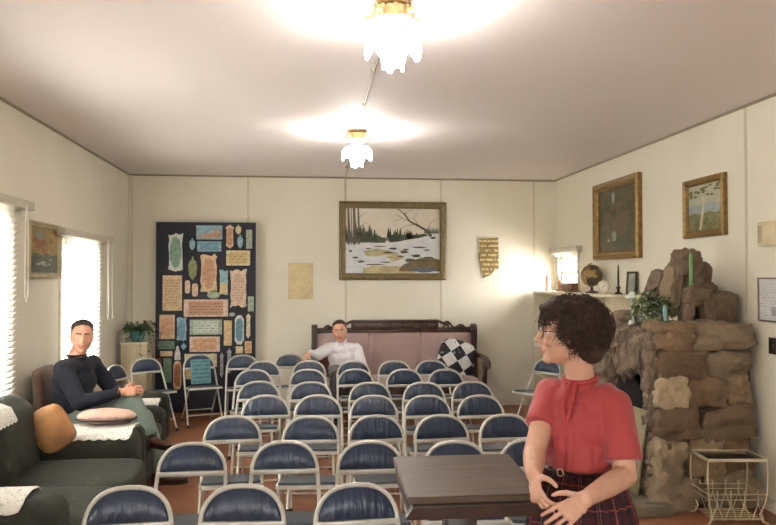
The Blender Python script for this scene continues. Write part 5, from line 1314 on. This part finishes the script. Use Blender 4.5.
bm = NB(); tube(bm, [nb+V((.075*math.cos(q)*.95, .072*math.sin(q), .016)) for q in (2*PI*k/24 for k in range(24))], .008, 8, closed=True); T.part('collar', bm, M_navy, parent=sw, smooth=80)
bm = NB(); ell(bm, hip-V((0,0,.0)), (.182,.14,.12), M=RM)
limb(bm, [Rh, Rk, Rk.lerp(Ra,.9)], [.105,.080,.062]); limb(bm, [Lh, Lk, Lk.lerp(La,.93)], [.105,.078,.068])
bm = remesh(bm, .007, 4)
for v in bm.verts: v.co += v.normal*(noise.noise(v.co*10)*.009+noise.noise(V((v.co.x*14,v.co.y*30,v.co.z*14)))*.004)
T.part('trousers', bm, M_sage, smooth=80)
bm = NB(); cap(bm, Rk.lerp(Ra,.8), Ra+V((0,0,-.01)), .046, .044); T.part('sock', bm, mat('dark_sock', (44,38,36), .9), smooth=80)
bm = NB(); cap(bm, Lk.lerp(La,.8), La, .05, .046); T.part('sock', bm, mat('dark_sock', (44,38,36), .9), smooth=80)
shoe(T, 'shoe', Ra+V((.01,-.005,-.01)), (.90,-.30,-.12), M_brsh, 1.0, up=(.2,0,1)); shoe(T, 'shoe', La-V((0,0,.02)), (.97,.1,0), M_brsh, 1.08)
bm = NB(); tube(bm, [Rw.lerp(Re,.06)+V((.0,.033*math.cos(q),.033*math.sin(q))) for q in (2*PI*k/16 for k in range(16))], .0045, 6, closed=True, flat=1.6); T.part('wristwatch', bm, M_brass)

# --- man in white on the pew
T = Thing('person', 'man in a white shirt sitting on the pew, arm stretched over a chair back', 'person', (.43, 8.9, 0))
HM = hframe((.405,8.86,1.005), (-.10,-1), tilt=4, roll=-4)
hip = V((.46,8.96,.53)); ch = V((.455,8.945,.70)); nb = V((.425,8.92,.875))
Rs, Re, Rw = V((.275,8.90,.80)), V((.14,8.78,.735)), V((.045,8.64,.775)); Ls, Le, Lw = V((.605,8.93,.79)), V((.665,8.84,.585)), V((.52,8.66,.60))
RM = Matrix.Identity(4)
bm = NB(); head(bm, HM, 1.06, True, neckto=nb)
for p, r in ((hip,(.17,.13,.11)), (hip.lerp(ch,.5),(.155,.12,.12)), (ch,(.17,.12,.13)), (nb-V((0,0,.08)),(.15,.09,.07))): ell(bm, p, r)
cap(bm, nb-V((0,0,.06)), Rs, .06, .055); cap(bm, nb-V((0,0,.06)), Ls, .06, .055)
limb(bm, [Rs,Re,Rw], [.055,.043,.03]); limb(bm, [Ls,Le,Lw], [.055,.043,.03])
hand(bm, Rw, (-.45,-.15,-.5), (.3,.2,-.9), 1.0, fc=(25,28,30,34), thumb=1); hand(bm, Lw, (-.4,-.8,-.35), (0,.2,-1), 1.0, curl=22, thumb=-1)
for q in (-1, 1):
    limb(bm, [V((.46+q*.09,8.94,.53)), V((.46+q*.11,8.46,.53)), V((.46+q*.11,8.40,.1))], [.085,.06,.042])
bm = remesh(bm, .005, 2); face_paint(bm, HM, 1.06); M_hair3 = mat('brown_hair', (66,48,38), .6, var=.3, nscale=60)
body = T.part('body', bm, [skin('fair_ruddy_skin', (216,160,134)), M_lip, M_hair3], smooth=80); eyes(T, HM, 1.06, body)
short_hair(T, HM, 1.06, M_hair3, 31)
M_white = cloth_mat('white_cotton_shirt', (240,236,240), (5,5,3), .4, .7, bd=.03)
bm = NB()
for p, r in ((hip+V((0,0,.03)),(.19,.15,.10)), (hip.lerp(ch,.5),(.175,.14,.13)), (ch,(.192,.137,.14)), (nb-V((0,0,.085)),(.168,.105,.078))): ell(bm, p, r)
cap(bm, nb-V((0,0,.065)), Rs, .074, .072); cap(bm, nb-V((0,0,.065)), Ls, .074, .072); cap(bm, nb-V((0,0,.06)), nb+V((0,-.003,.008)), .08, .064, round1=False)
limb(bm, [Rs, Re, Re.lerp(Rw,.85)], [.072,.066,.045]); limb(bm, [Ls, Le, Le.lerp(Lw,.85)], [.072,.066,.045])
bm = remesh(bm, .007, 4)
for v in bm.verts: v.co += v.normal*(noise.noise(v.co*13)*.008+noise.noise(v.co*28)*.003)
sh = T.part('shirt', bm, M_white, smooth=80)
bm = NB()
for q in (-1, 1): b2 = [nb+V((q*.055,-.02,.03)), nb+V((q*.045,-.062,.012)), nb+V((q*.012,-.082,-.02)), nb+V((q*.045,-.082,-.045))]; tube(bm, b2, [.010,.014,.013,.005], 8)
T.part('collar', bm, M_white, parent=sh, smooth=80)
bm = NB(); ell(bm, hip-V((0,0,.0)), (.186,.145,.11))
for q in (-1, 1): limb(bm, [V((.46+q*.09,8.94,.53)), V((.46+q*.11,8.46,.53)), V((.46+q*.11,8.41,.13))], [.10,.078,.07])
bm = remesh(bm, .008, 4); T.part('trousers', bm, cloth_mat('charcoal_trousers', (50,50,54)), smooth=80)
for q in (-1, 1): shoe(T, 'shoe', V((.46+q*.11,8.40,.09)), (q*.1,-1,0), mat('black_shoe_leather', (28,26,26), .35), 1.0)
bm = NB(); tube(bm, [Rw.lerp(Re,.08)+V((.015*math.cos(q),.030*math.cos(q),.034*math.sin(q))) for q in (2*PI*k/16 for k in range(16))], .005, 6, closed=True); T.part('wristwatch', bm, mat('dark_watch_strap', (50,40,34), .5))
